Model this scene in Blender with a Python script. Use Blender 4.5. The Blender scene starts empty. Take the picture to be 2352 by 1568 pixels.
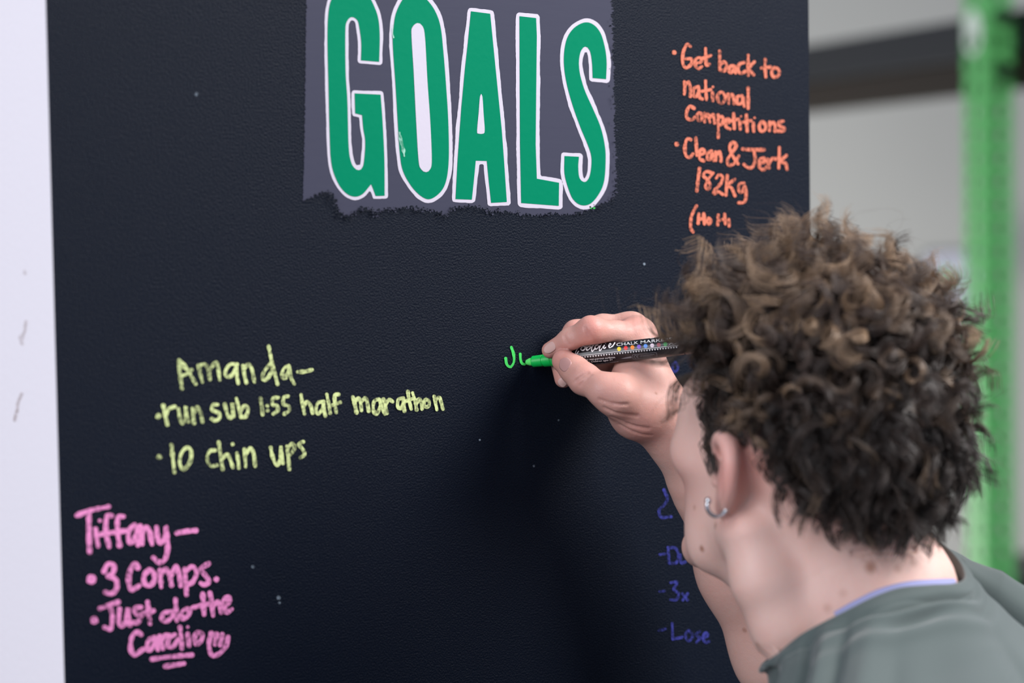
import bpy, bmesh, math, random
import numpy as np
from mathutils import Vector, Matrix
from mathutils.geometry import delaunay_2d_cdt

random.seed(7)
rng = np.random.default_rng(7)
SC = bpy.context.scene
COL = SC.collection

# ------------------------------------------------------------------ camera
W, H = 2352, 1568
LENS = 85.0
FPX = LENS / 36.0 * W
PSI, DEL, RHO = math.radians(39.6), math.radians(2.2), math.radians(0.70)
fwd_h = np.array([math.sin(PSI), math.cos(PSI), 0.0])
right_h = np.array([math.cos(PSI), -math.sin(PSI), 0.0])
ZUP = np.array([0.0, 0.0, 1.0])
FWD = fwd_h * math.cos(DEL) - ZUP * math.sin(DEL)
up0 = ZUP * math.cos(DEL) + fwd_h * math.sin(DEL)
RIGHT = right_h * math.cos(RHO) - up0 * math.sin(RHO)
UP = up0 * math.cos(RHO) + right_h * math.sin(RHO)


def ray(u, v):
    return FWD + RIGHT * ((u - W / 2) / FPX) - UP * ((v - H / 2) / FPX)


NIB = ray(1207, 832) * 1.85
CAM = np.array([-NIB[0], -NIB[1], 1.62])


def Q(u, v, z):
    """point seen at photo position (u, v) at distance z along the view axis"""
    return CAM + ray(u, v) * z


def wall_pt(u, v, off=0.0):
    """point of the blackboard plane Y = -off seen at (u, v)"""
    r = ray(u, v)
    return CAM + r * ((-off - CAM[1]) / r[1])


cam_data = bpy.data.cameras.new('camera')
cam_data.lens = LENS
cam_data.sensor_width = 36.0
cam_data.clip_start = 0.05
cam_data.clip_end = 60
cam_data.dof.use_dof = True
cam_data.dof.focus_distance = 1.83
cam_data.dof.aperture_fstop = 3.6
cam_data.dof.aperture_blades = 0
cam = bpy.data.objects.new('camera', cam_data)
COL.objects.link(cam)
M = Matrix.Identity(4)
for i in range(3):
    M[i][0], M[i][1], M[i][2], M[i][3] = RIGHT[i], UP[i], -FWD[i], CAM[i]
cam.matrix_world = M
SC.camera = cam

# ------------------------------------------------------------------ world, lights, exposure
SC.view_settings.view_transform = 'Standard'
SC.view_settings.look = 'None'
SC.view_settings.gamma = 1.0
SC.view_settings.exposure = 0.0
SC.view_settings.use_curve_mapping = False
world = bpy.data.worlds.new('daylight')
SC.world = world
world.use_nodes = True
wb = world.node_tree.nodes['Background']
wb.inputs[0].default_value = (0.74, 0.83, 1.0, 1)
wb.inputs[1].default_value = 0.54


def area(name, loc, target, sx, sy, power, color):
    d = bpy.data.lights.new(name, 'AREA')
    d.shape = 'RECTANGLE'
    d.size, d.size_y = sx, sy
    d.energy = power
    d.color = color
    o = bpy.data.objects.new(name, d)
    COL.objects.link(o)
    o.location = loc
    v = Vector(target) - Vector(loc)
    o.rotation_euler = v.to_track_quat('-Z', 'Y').to_euler()
    return o


area('ceiling_light', (1.25, -1.45, 2.9), (0.3, -0.3, 1.4), 1.3, 1.3, 98, (1.0, 0.97, 0.95))
area('window_light', (-3.0, -0.9, 2.6), (-0.2, 0.1, 1.5), 2.2, 2.0, 76, (0.95, 0.95, 1.0))
area('back_wall_fill', (2.0, 4.2, 0.7), (4.6, 3.4, 0.7), 1.8, 1.0, 60, (1.0, 0.97, 0.93))  # added unseen fill, low behind the pillar, brightens the lower back wall


# ------------------------------------------------------------------ helpers
def srgb(r, g, b):
    def f(c):
        c /= 255.0
        return c / 12.92 if c <= 0.04045 else ((c + 0.055) / 1.055) ** 2.4
    return (f(r), f(g), f(b), 1.0)


def mat(name, color, rough=0.6, spec=0.5, **kw):
    m = bpy.data.materials.new(name)
    m.use_nodes = True
    b = m.node_tree.nodes['Principled BSDF']
    b.inputs['Base Color'].default_value = color
    b.inputs['Roughness'].default_value = rough
    b.inputs['Specular IOR Level'].default_value = spec
    for k, v in kw.items():
        b.inputs[k].default_value = v
    return m


def node(m, t, **props):
    n = m.node_tree.nodes.new(t)
    for k, v in props.items():
        setattr(n, k, v)
    return n


def lnk(m, a, b):
    m.node_tree.links.new(a, b)


def bump(m, scale, strength, dist=0.001, detail=3.0, stretch=None):
    b = m.node_tree.nodes['Principled BSDF']
    tc = node(m, 'ShaderNodeTexCoord')
    n = node(m, 'ShaderNodeTexNoise')
    n.inputs['Scale'].default_value = scale
    n.inputs['Detail'].default_value = detail
    src = tc.outputs['Object']
    if stretch:
        mp = node(m, 'ShaderNodeMapping')
        mp.inputs['Scale'].default_value = stretch
        lnk(m, src, mp.inputs[0])
        src = mp.outputs[0]
    lnk(m, src, n.inputs['Vector'])
    bp = node(m, 'ShaderNodeBump')
    bp.inputs['Strength'].default_value = strength
    bp.inputs['Distance'].default_value = dist
    lnk(m, n.outputs['Fac'], bp.inputs['Height'])
    lnk(m, bp.outputs[0], b.inputs['Normal'])
    return n, bp


def fast_mesh(name, verts, faces, smooth=False):
    """mesh from numpy arrays; faces (n, 3) or (n, 4)"""
    verts = np.asarray(verts, dtype=np.float32)
    faces = np.asarray(faces, dtype=np.int32)
    me = bpy.data.meshes.new(name)
    k = faces.shape[1]
    me.vertices.add(len(verts))
    me.vertices.foreach_set('co', verts.ravel())
    me.loops.add(faces.size)
    me.loops.foreach_set('vertex_index', faces.ravel())
    me.polygons.add(len(faces))
    me.polygons.foreach_set('loop_start', np.arange(0, faces.size, k, dtype=np.int32))
    me.update(calc_edges=True)
    me.validate()
    if smooth:
        me.shade_smooth()
    return me


def obj(name, me, material=None, parent=None):
    if isinstance(me, bmesh.types.BMesh):
        m = bpy.data.meshes.new(name)
        me.to_mesh(m)
        me.free()
        me = m
    o = bpy.data.objects.new(name, me)
    COL.objects.link(o)
    for mm in (material if isinstance(material, (list, tuple)) else [material]):
        if mm:
            me.materials.append(mm)
    if parent:
        o.parent = parent
        o.matrix_parent_inverse = parent.matrix_world.inverted()
    return o


def tag(o, label=None, cat=None, group=None, kind=None):
    if label: o['label'] = label
    if cat: o['category'] = cat
    if group: o['group'] = group
    if kind: o['kind'] = kind
    return o


def empty(name, loc, label, cat, group=None):
    o = bpy.data.objects.new(name, None)
    COL.objects.link(o)
    o.location = loc
    o.empty_display_size = 0.05
    o.matrix_world = Matrix.Translation(Vector(loc))
    return tag(o, label, cat, group)


def box_bm(lo, hi, bevel=0.0, bm=None):
    bm = bm or bmesh.new()
    vs = [bm.verts.new((x, y, z)) for x in (lo[0], hi[0]) for y in (lo[1], hi[1]) for z in (lo[2], hi[2])]
    fs = [(0, 1, 3, 2), (4, 6, 7, 5), (0, 4, 5, 1), (2, 3, 7, 6), (0, 2, 6, 4), (1, 5, 7, 3)]
    faces = [bm.faces.new([vs[i] for i in f]) for f in fs]
    if bevel:
        es = list({e for f in faces for e in f.edges})
        bmesh.ops.bevel(bm, geom=es, offset=bevel, segments=3, affect='EDGES', profile=0.5)
    return bm


def catmull(pts, step):
    P = np.asarray(pts, float)
    if len(P) < 3:
        n = max(2, int(np.linalg.norm(P[-1] - P[0]) / step) + 1)
        return P[0] + (P[-1] - P[0]) * np.linspace(0, 1, n)[:, None]
    closed = np.allclose(P[0], P[-1])
    if closed:
        E = np.vstack([P[-2], P, P[1]])
    else:
        E = np.vstack([2 * P[0] - P[1], P, 2 * P[-1] - P[-2]])
    out = []
    for i in range(1, len(E) - 2):
        a, b, c, d = E[i - 1], E[i], E[i + 1], E[i + 2]
        n = max(2, int(np.linalg.norm(c - b) / step) + 1)
        t = np.linspace(0, 1, n, endpoint=False)[:, None]
        out.append(0.5 * (2 * b + (c - a) * t + (2 * a - 5 * b + 4 * c - d) * t ** 2 + (3 * b - a - 3 * c + d) * t ** 3))
    out.append(P[-1:])
    return np.vstack(out)


def ribbon2d(pts, width, step=3.0, wob=0.06):
    """flat rounded stroke in 2-D; returns verts, tris"""
    c = catmull(pts, step)
    if len(c) < 2:
        c = np.vstack([c, c + 0.1])
    t = np.gradient(c, axis=0)
    t /= np.linalg.norm(t, axis=1)[:, None] + 1e-9
    n = np.stack([-t[:, 1], t[:, 0]], 1)
    w = width / 2 * (1 + wob * np.convolve(rng.normal(size=len(c) + 4), np.ones(5) / 2.2, 'valid'))
    w = w[:, None]
    L, R = c + n * w, c - n * w
    verts = np.vstack([L, R])
    N = len(c)
    tris = []
    for i in range(N - 1):
        tris += [(i, i + 1, N + i + 1), (i, N + i + 1, N + i)]
    vl = list(verts)
    for ci, sgn in ((0, -1), (N - 1, 1)):
        base = len(vl)
        vl.append(c[ci])
        for k in range(9):
            a = -math.pi / 2 + math.pi * k / 8
            vl.append(c[ci] + (t[ci] * sgn * math.cos(a) + n[ci] * math.sin(a)) * w[ci])
        for k in range(8):
            tris.append((base, base + 1 + k, base + 2 + k))
    return np.array(vl), tris


def dot2d(c, r, n=18, rough=1.0):
    a = np.arange(n) / n * 2 * math.pi
    rr = r * (1 + 0.05 * rough * rng.normal(size=n))
    v = np.vstack([np.array([c]), np.stack([c[0] + rr * np.cos(a), c[1] + rr * np.sin(a)], 1)])
    return v, [(0, 1 + i, 1 + (i + 1) % n) for i in range(n)]


# ------------------------------------------------------------------ materials
m_black = mat('blackboard_paint', srgb(9, 17, 31), 0.46, 0.10)
n_, bp_ = bump(m_black, 700, 0.85, 0.0010, 6.0)
m_white = mat('white_wall_paint', srgb(236, 230, 236), 0.6, 0.3)
bump(m_white, 220, 0.25, 0.001)
# brown scuffs on the white paint are separate marks further below
m_panel = mat('grey_board_paint', srgb(58, 59, 76), 0.55, 0.12)
nn, _ = bump(m_panel, 60, 0.15, 0.0006, 4, (0.4, 1, 3))
m_green = mat('green_vinyl', srgb(0, 122, 88), 0.45, 0.03)
bump(m_green, 160, 0.25, 0.0006)
m_wline = mat('white_paint_line', srgb(192, 186, 200), 0.55, 0.3)
bump(m_wline, 250, 0.2, 0.0005)


def chalk(name, col, cover=0.5, grain=420, soft=0.16, alpha=1.0):
    """worn marker ink: grainy opacity over the board"""
    m = mat(name, col, 0.75, 0.15)
    nt = m.node_tree
    b = nt.nodes['Principled BSDF']
    tc = node(m, 'ShaderNodeTexCoord')
    n = node(m, 'ShaderNodeTexNoise')
    n.inputs['Scale'].default_value = grain
    n.inputs['Detail'].default_value = 3
    lnk(m, tc.outputs['Object'], n.inputs['Vector'])
    n2 = node(m, 'ShaderNodeTexNoise')
    n2.inputs['Scale'].default_value = 55
    lnk(m, tc.outputs['Object'], n2.inputs['Vector'])
    ad = node(m, 'ShaderNodeMath', operation='MULTIPLY_ADD')
    lnk(m, n2.outputs['Fac'], ad.inputs[0])
    ad.inputs[1].default_value = 0.7
    lnk(m, n.outputs['Fac'], ad.inputs[2])
    mr = node(m, 'ShaderNodeMapRange')
    c0 = 0.85 + (0.5 - cover) * 0.6
    mr.inputs['From Min'].default_value = c0 - soft
    mr.inputs['From Max'].default_value = c0 + soft
    mr.inputs['To Min'].default_value = 0.18 * alpha
    mr.inputs['To Max'].default_value = alpha
    lnk(m, ad.outputs[0], mr.inputs['Value'])
    lnk(m, mr.outputs[0], b.inputs['Alpha'])
    return m


m_yel = chalk('yellow_chalk_ink', srgb(206, 218, 152), 0.56)
m_pink = chalk('pink_chalk_ink', srgb(230, 140, 194), 0.70)
m_org = chalk('orange_chalk_ink', srgb(208, 118, 94), 0.66)
m_blue = chalk('blue_chalk_ink', srgb(70, 74, 170), 0.50, alpha=0.62)  # opacity lowered so the ink itself carries the shade behind the arm
m_lgreen = chalk('green_chalk_ink', srgb(70, 205, 95), 0.85)

# ------------------------------------------------------------------ the pillar wall
EDGE = lambda v: 105 + 0.0274 * v


def edge_at(zw):
    """world X of the painted left corner at height zw"""
    p0, p1 = wall_pt(EDGE(0), 0), wall_pt(EDGE(1568), 1568)
    t = (zw - p0[2]) / (p1[2] - p0[2])
    return p0[0] + t * (p1[0] - p0[0])


XR = wall_pt(1859, 250)[0]
TOP = 3.6
XL0, XL1 = edge_at(0.0), edge_at(TOP)
DEP = 0.42
bm = bmesh.new()
rows = 12
fl, fr = [], []
for i in range(rows + 1):
    z = TOP * i / rows
    fl.append(bm.verts.new((edge_at(z), 0, z)))
    fr.append(bm.verts.new((XR, 0, z)))
bl = [bm.verts.new((edge_at(0), DEP, 0)), bm.verts.new((edge_at(TOP), DEP, TOP))]
br = [bm.verts.new((XR, DEP, 0)), bm.verts.new((XR, DEP, TOP))]
for i in range(rows):
    bm.faces.new((fl[i], fr[i], fr[i + 1], fl[i + 1])).material_index = 0
f = bm.faces.new([bl[0]] + fl + [bl[1]]); f.material_index = 1
f = bm.faces.new(list(reversed(fr)) + [br[0], br[1]]); f.material_index = 0
bm.faces.new((br[0], bl[0], bl[1], br[1])).material_index = 1
bmesh.ops.recalc_face_normals(bm, faces=bm.faces)
wall = obj('wall_front', bm, [m_black, m_white])
tag(wall, 'black painted pillar wall with a white side face', kind='structure')


def flat_on_wall(name, shapes, off, material, parent=None, dz=0.00001):
    """shapes: list of (verts2d px, faces) laid on the board"""
    V, F = [], []
    for i, (v, f) in enumerate(shapes):
        b = len(V)
        V += [wall_pt(p[0], p[1], off + i * dz + j * 4e-7) for j, p in enumerate(v)]
        F += [tuple(b + k for k in t) for t in f]
    me = bpy.data.meshes.new(name)
    me.from_pydata([tuple(p) for p in V], [], F)
    me.update()
    return obj(name, me, material, parent)


# scuff marks on the white side face
def side_pt(u, v, off=0.0004):
    r = ray(u, v)
    x = edge_at(CAM[2]) - off
    # plane X = x near the corner (the corner leans a little)
    p = CAM + r * ((x - CAM[0]) / r[0])
    p[0] = edge_at(p[2]) - off
    return p


m_scuff = chalk('brown_scuff', srgb(150, 120, 105), 0.30, 300, 0.3, 0.55)
V, F = [], []
for i, st in enumerate([[(58, 738), (53, 765), (46, 788)], [(52, 765), (44, 775), (50, 790)], [(47, 905), (38, 925), (36, 945)],
                        [(36, 940), (30, 965)], [(56, 622), (57, 628)]]):
    v, f = ribbon2d(st, 7, 2)
    b = len(V)
    V += [tuple(side_pt(p[0], p[1], 0.0004 + i * 1e-5)) for p in v]
    F += [tuple(b + k for k in t) for t in f]
me = bpy.data.meshes.new('scuff_mark')
me.from_pydata(V, [], F)
tag(obj('scuff_mark', me, m_scuff, wall), 'brown scuff marks')

# paint nibs on the board
sh = [dot2d(c, r, 9) for c, r in (((640, 1372), 5), ((642, 1384), 3), ((581, 1301), 4), ((451, 216), 4), ((1226, 1070), 3), ((1102, 1010), 2.5),
                                  ((1480, 606), 3), ((1283, 965), 2.5), ((1520, 925), 3))]
m_nib = chalk('pale_paint_fleck', srgb(150, 165, 180), 0.5, 500, 0.2, 0.7)
tag(flat_on_wall('paint_fleck', sh, 0.0005, m_nib, wall), 'pale flecks')


# ------------------------------------------------------------------ the painted word
def poly_wall(name, pts, off, material, parent, thick=0.00025, holes=()):
    vo, _, fo, *_ = delaunay_2d_cdt([Vector((p[0], -p[1])) for p in pts], [], [list(range(len(pts)))], 1, 1e-4)
    me = bpy.data.meshes.new(name)
    me.from_pydata([tuple(wall_pt(p[0], -p[1], off)) for p in vo], [], fo)
    me.update()
    return obj(name, me, material, parent)


def G(pts, step=None):
    return [(680 + x / 3.0158, y / 3.0158) for x, y in pts]


sign = empty('painted_sign', tuple(wall_pt(1050, 480)), 'large green GOALS lettering outlined in white on grey painted patch', 'sign')
# grey patch with a ragged rolled edge
edge = [(74, -330), (68, 200), (62, 700), (55, 1100), (45, 1392), (90, 1375), (140, 1352), (190, 1335), (235, 1338), (268, 1370), (285, 1420), (300, 1470),
        (330, 1490), (370, 1502), (405, 1490), (430, 1455), (470, 1448), (520, 1450), (548, 1470), (560, 1488), (600, 1452), (680, 1452), (760, 1438), (850, 1450), (930, 1455),
        (1000, 1478), (1045, 1500), (1070, 1452), (1130, 1435), (1220, 1430), (1300, 1440), (1340, 1468), (1420, 1462), (1500, 1478), (1580, 1485),
        (1700, 1495), (1790, 1480), (1870, 1490), (1950, 1475), (2040, 1455), (2110, 1420), (2180, 1385), (2215, 1345), (2218, 1200), (2205, 900),
        (2200, 500), (2190, 100), (2188, -330)]
pts = []
for i, (a, b) in enumerate(zip(edge, edge[1:] + edge[:1])):
    a, b = np.array(a, float), np.array(b, float)
    n = max(1, int(np.linalg.norm(b - a) / 6))
    top = a[1] < 0 and b[1] < 0
    nrm = np.array([-(b - a)[1], (b - a)[0]]) / (np.linalg.norm(b - a) + 1e-9)
    rough = 3.0 if b[0] < 100 else 7.5
    for k in range(n):
        p = a + (b - a) * k / n
        if not top:
            p = p + nrm * rng.normal() * rough
        pts.append(p)
panel = poly_wall('painted_patch', G(pts), 0.0003, m_panel, sign)
# black roller speckle over the patch edge and grey specks beyond it
sh, sg = [], []
for i in range(520):
    e = edge[rng.integers(5, len(edge) - 2)]
    e2 = edge[min(len(edge) - 1, edge.index(e) + 1)]
    t = rng.random()
    c = np.array(e) * (1 - t) + np.array(e2) * t
    c = c + rng.normal(size=2) * (11, 11)
    p = (680 + c[0] / 3.0158, c[1] / 3.0158)
    (sh if rng.random() < 0.75 else sg).append(dot2d(p, 0.6 + rng.random() * 1.9, 6))
tag(flat_on_wall('roller_speckle', sh, 0.0004, m_black, panel), kind='stuff')
tag(flat_on_wall('patch_speck', sg, 0.0004, m_panel, panel), kind='stuff')

LET = {
    'G': [(218, 300), (222, 120), (240, 10), (285, -60), (350, -95), (430, -90), (495, -40), (540, 40), (570, 130), (580, 250), (576, 428), (450, 418), (452, 300), (440, 200),
          (425, 140), (385, 118), (352, 150), (342, 220), (344, 500), (356, 700), (364, 1000), (378, 1110), (402, 1160), (435, 1178), (465, 1150), (478, 1040), (478, 960), (466, 890),
          (458, 797), (410, 785), (406, 646), (586, 655), (600, 850), (612, 1100), (614, 1355), (552, 1357), (533, 1305), (520, 1275), (500, 1300), (460, 1345), (410, 1362), (350, 1340),
          (290, 1265), (245, 1130), (232, 900), (225, 600)],
    'O': [(670, 300), (675, 200), (690, 100), (730, 10), (780, -50), (840, -60), (900, -10), (960, 70), (1000, 180), (1020, 350), (1040, 600), (1055, 850), (1058, 1100), (1040, 1250),
          (1000, 1330), (930, 1378), (870, 1360), (800, 1290), (740, 1180), (718, 1050), (705, 850), (690, 600)],
    'A': [(1212, 78), (1345, 95), (1368, 330), (1400, 650), (1425, 900), (1440, 1100), (1460, 1398), (1352, 1404), (1335, 1250), (1322, 1114), (1245, 1112), (1234, 1230), (1218, 1382),
          (1105, 1378), (1120, 1100), (1145, 750), (1170, 480), (1190, 300)],
    'L': [(1548, 112), (1663, 125), (1668, 250), (1664, 600), (1660, 1000), (1668, 1237), (1822, 1265), (1820, 1425), (1560, 1405), (1552, 1000), (1550, 600)],
    'S': [(2148, 548), (2152, 430), (2140, 330), (2110, 230), (2060, 170), (2000, 155), (1930, 190), (1880, 260), (1858, 360), (1858, 470), (1880, 600), (1920, 740), (1970, 880),
          (2020, 1000), (2045, 1080), (2045, 1160), (2030, 1230), (2000, 1260), (1965, 1235), (1955, 1160), (1960, 1085), (1860, 1080), (1860, 1200), (1885, 1300), (1920, 1380),
          (1975, 1420), (2040, 1410), (2100, 1340), (2135, 1250), (2145, 1100), (2138, 1000), (2110, 880), (2060, 760), (2010, 650), (1985, 580), (1965, 500), (1960, 420), (1975, 350), (2005, 322),
          (2035, 350), (2050, 430), (2055, 540)],
}
SHARP = {'G': [10, 11, 28, 29, 30, 31, 34, 35, 37], 'O': [], 'A': list(range(18)), 'L': list(range(11)), 'S': [0, 20, 21, 41]}


def smooth_loop(P, sharp, step=14):
    """closed outline, curved except at the listed corners"""
    n = len(P)
    out = []
    A = np.array(P, float)
    for i in range(n):
        p0, p1, p2, p3 = A[i - 1], A[i], A[(i + 1) % n], A[(i + 2) % n]
        if i in sharp: p0 = 2 * p1 - p2
        if (i + 1) % n in sharp: p3 = 2 * p2 - p1
        k = max(2, int(np.linalg.norm(p2 - p1) / step))
        t = np.linspace(0, 1, k, endpoint=False)[:, None]
        out.append(0.5 * (2 * p1 + (p2 - p0) * t + (2 * p0 - 5 * p1 + 4 * p2 - p3) * t ** 2 + (3 * p1 - p0 - 3 * p2 + p3) * t ** 3))
    return np.vstack(out)


def outset(P, d):
    """closed outline pushed outward by about d, wavering like a hand-painted line"""
    P = np.asarray(P)
    n = len(P)
    area_ = sum(P[i - 1][0] * P[i][1] - P[i][0] * P[i - 1][1] for i in range(n))
    sg = 1 if area_ > 0 else -1
    out = []
    for i in range(n):
        a, b, c = P[i - 1], P[i], P[(i + 1) % n]
        t0, t1 = (b - a) / np.linalg.norm(b - a), (c - b) / np.linalg.norm(c - b)
        a0, a1 = math.atan2(-t0[0] * sg, t0[1] * sg), math.atan2(-t1[0] * sg, t1[1] * sg)
        da = (a1 - a0 + math.pi) % (2 * math.pi) - math.pi
        m = 1 if abs(da) < .3 else 6
        for k in range(m):
            an = a0 + da * ((k + .5) / m)
            out.append(b + d * np.array([math.cos(an), math.sin(an)]))
    out = np.array(out)
    A_, B_ = P, np.roll(P, -1, 0)
    ab = B_ - A_
    t = np.clip((((out[:, None] - A_[None]) * ab[None]).sum(2)) / ((ab * ab).sum(1)[None] + 1e-9), 0, 1)
    dist = np.linalg.norm(out[:, None] - A_[None] - t[..., None] * ab[None], axis=2).min(1)
    out = out[dist > d * .965]
    wv = np.stack([np.convolve(rng.normal(size=len(out) + 6), np.ones(7) / 3, 'valid') for _ in range(2)], 1) * .55
    return out + wv


for ch, P in LET.items():
    loop = smooth_loop(P, SHARP[ch])
    lo = poly_wall('letter', G(loop), 0.0007, m_green, sign)
    poly_wall('letter_outline', outset(np.array(G(loop)), 7.3 if ch == 'G' else 8.6), 0.0005, m_wline, lo)
    if ch == 'O':
        hole = smooth_loop([(800, 250), (805, 190), (840, 160), (875, 180), (893, 260), (910, 560), (930, 850), (940, 1100), (930, 1170), (900, 1192), (865, 1170), (848, 1100), (830, 800), (815, 500)], [])
        poly_wall('letter_counter', G(hole), 0.0009, m_wline, lo)
    if ch == 'A':
        hole = smooth_loop([(1275, 665), (1290, 665), (1300, 800), (1307, 900), (1298, 925), (1262, 925), (1254, 905), (1265, 780)], [])
        poly_wall('letter_counter', G(hole), 0.0009, m_wline, lo)
m_scrape = chalk('pale_scrape', srgb(150, 205, 185), 0.45, 300)
flat_on_wall('scrape', [ribbon2d(G([(715, 920), (728, 980), (742, 1030), (750, 1080)]), 7, 2, .2)], 0.001, m_scrape, sign)
flat_on_wall('scrape', [ribbon2d(G([(672, 170), (668, 220), (676, 260)]), 2.5, 2, .2)], 0.001, m_scrape, sign)
flat_on_wall('ink_fleck', [ribbon2d(G([(2045, 1443), (2068, 1440)]), 4, 2, .2)], 0.001, m_lgreen, sign)

# ------------------------------------------------------------------ handwriting
def note(name, label, lines, width, org, sc, material, off=0.0005, wob=0.10):
    a = lines[0][0][0]
    first = a if not isinstance(a, (int, float)) else lines[0][0]
    o0 = wall_pt(org[0] + first[0] / sc, org[1] + first[1] / sc)
    root = empty(name, tuple(o0), label, 'writing', None)
    for ln in lines:
        shapes = []
        for st in ln:
            if len(st) == 3 and not isinstance(st[0], tuple):
                shapes.append(dot2d((org[0] + st[0] / sc, org[1] + st[1] / sc), st[2] / sc))
            else:
                shapes.append(ribbon2d([(org[0] + x / sc, org[1] + y / sc) for x, y in st], width, 2.0, wob))
        flat_on_wall('text_line', shapes, off, material, root)
    return root


AM = [
    [[(262, 188), (265, 260), (275, 330), (283, 395)], [(262, 185), (310, 230), (345, 290), (385, 360)], [(275, 300), (320, 285), (355, 255)], [(285, 225), (320, 250)],
     [(405, 225), (420, 290), (435, 345)], [(405, 225), (455, 215), (480, 260), (490, 325)], [(490, 255), (525, 205), (545, 210), (555, 270), (563, 330)],
     [(690, 215), (640, 215), (607, 260), (612, 300), (650, 298), (683, 240), (686, 215), (690, 300), (700, 355)],
     [(735, 225), (745, 290), (760, 350)], [(745, 245), (775, 215), (800, 250), (820, 345)],
     [(940, 210), (893, 265), (880, 318), (910, 325), (945, 270), (955, 230)], [(925, 80), (945, 180), (970, 280), (990, 360)],
     [(1070, 225), (1035, 250), (1025, 305), (1050, 312), (1080, 250), (1072, 225), (1090, 310), (1115, 360)], [(1140, 270), (1190, 268), (1245, 255)]],
    [(108, 597, 22), [(145, 520), (160, 590), (175, 660)], [(165, 590), (185, 545), (230, 527)], [(258, 545), (270, 620), (285, 650), (312, 615), (312, 530), (320, 600), (328, 640)],
     [(360, 540), (367, 600), (372, 650)], [(370, 575), (395, 532), (420, 570), (435, 640)], [(548, 512), (515, 515), (507, 550), (555, 575), (562, 608), (532, 630), (500, 615)],
     [(600, 510), (622, 590), (645, 612), (660, 570), (655, 500), (660, 550), (668, 600)], [(685, 465), (705, 540), (720, 605)], [(712, 570), (745, 522), (772, 545), (757, 598), (722, 605)],
     [(865, 465), (875, 530), (880, 585)], (915, 520, 14), (918, 556, 14), [(997, 460), (957, 467), (955, 513), (985, 520), (992, 555), (960, 580)], [(1067, 450), (1037, 460), (1035, 510), (1070, 520), (1078, 555), (1042, 580)],
     [(1165, 440), (1175, 510), (1190, 580)], [(1180, 530), (1210, 490), (1235, 520), (1250, 575)], [(1330, 490), (1290, 500), (1275, 550), (1292, 580), (1325, 540), (1330, 492), (1335, 550), (1345, 595)],
     [(1355, 435), (1370, 510), (1380, 575)], [(1442, 437), (1415, 442), (1415, 500), (1425, 570)], [(1400, 515), (1455, 495)],
     [(1548, 455), (1565, 520), (1575, 570)], [(1560, 490), (1590, 465), (1605, 500), (1612, 555)], [(1612, 490), (1640, 462), (1655, 500), (1665, 560)],
     [(1740, 470), (1705, 490), (1700, 550), (1725, 580), (1752, 520), (1745, 472), (1765, 540), (1785, 582)], [(1775, 470), (1790, 530), (1800, 575)], [(1790, 510), (1815, 475), (1842, 490)],
     [(1920, 465), (1885, 475), (1880, 525), (1905, 540), (1925, 490), (1920, 466), (1925, 520), (1930, 560)], [(1955, 415), (1965, 480), (1980, 545)], [(1930, 490), (2000, 465)],
     [(1990, 425), (2010, 490), (2020, 550)], [(2015, 500), (2040, 470), (2055, 500), (2060, 545)], [(2090, 475), (2075, 500), (2085, 530), (2110, 520), (2112, 487), (2090, 475)],
     [(2150, 450), (2160, 500), (2170, 550)], [(2160, 482), (2185, 455), (2200, 490), (2215, 545)]],
    [(115, 900, 20), [(205, 810), (215, 900), (228, 1015)], [(320, 830), (280, 870), (267, 950), (300, 990), (345, 930), (350, 855), (320, 830)],
     [(528, 850), (490, 857), (470, 910), (495, 965), (543, 960)], [(555, 790), (570, 890), (585, 990)], [(580, 912), (620, 880), (640, 920), (660, 975)], [(690, 870), (700, 930), (705, 980)], (658, 805, 14),
     [(745, 840), (750, 900), (755, 970)], [(755, 882), (790, 832), (815, 880), (825, 965)], [(940, 830), (955, 900), (985, 960), (1013, 910), (1015, 820), (1020, 880), (1030, 945)],
     [(1060, 820), (1070, 900), (1078, 990)], [(1065, 840), (1095, 800), (1117, 830), (1090, 878), (1070, 890)], [(1180, 787), (1147, 808), (1175, 840), (1190, 880), (1160, 905)]],
]
note('handwritten_note', 'yellow-green handwritten note with two bulleted goals, left of the hand', AM, 8.2, (330, 770), 3.2219, m_yel)
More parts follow.
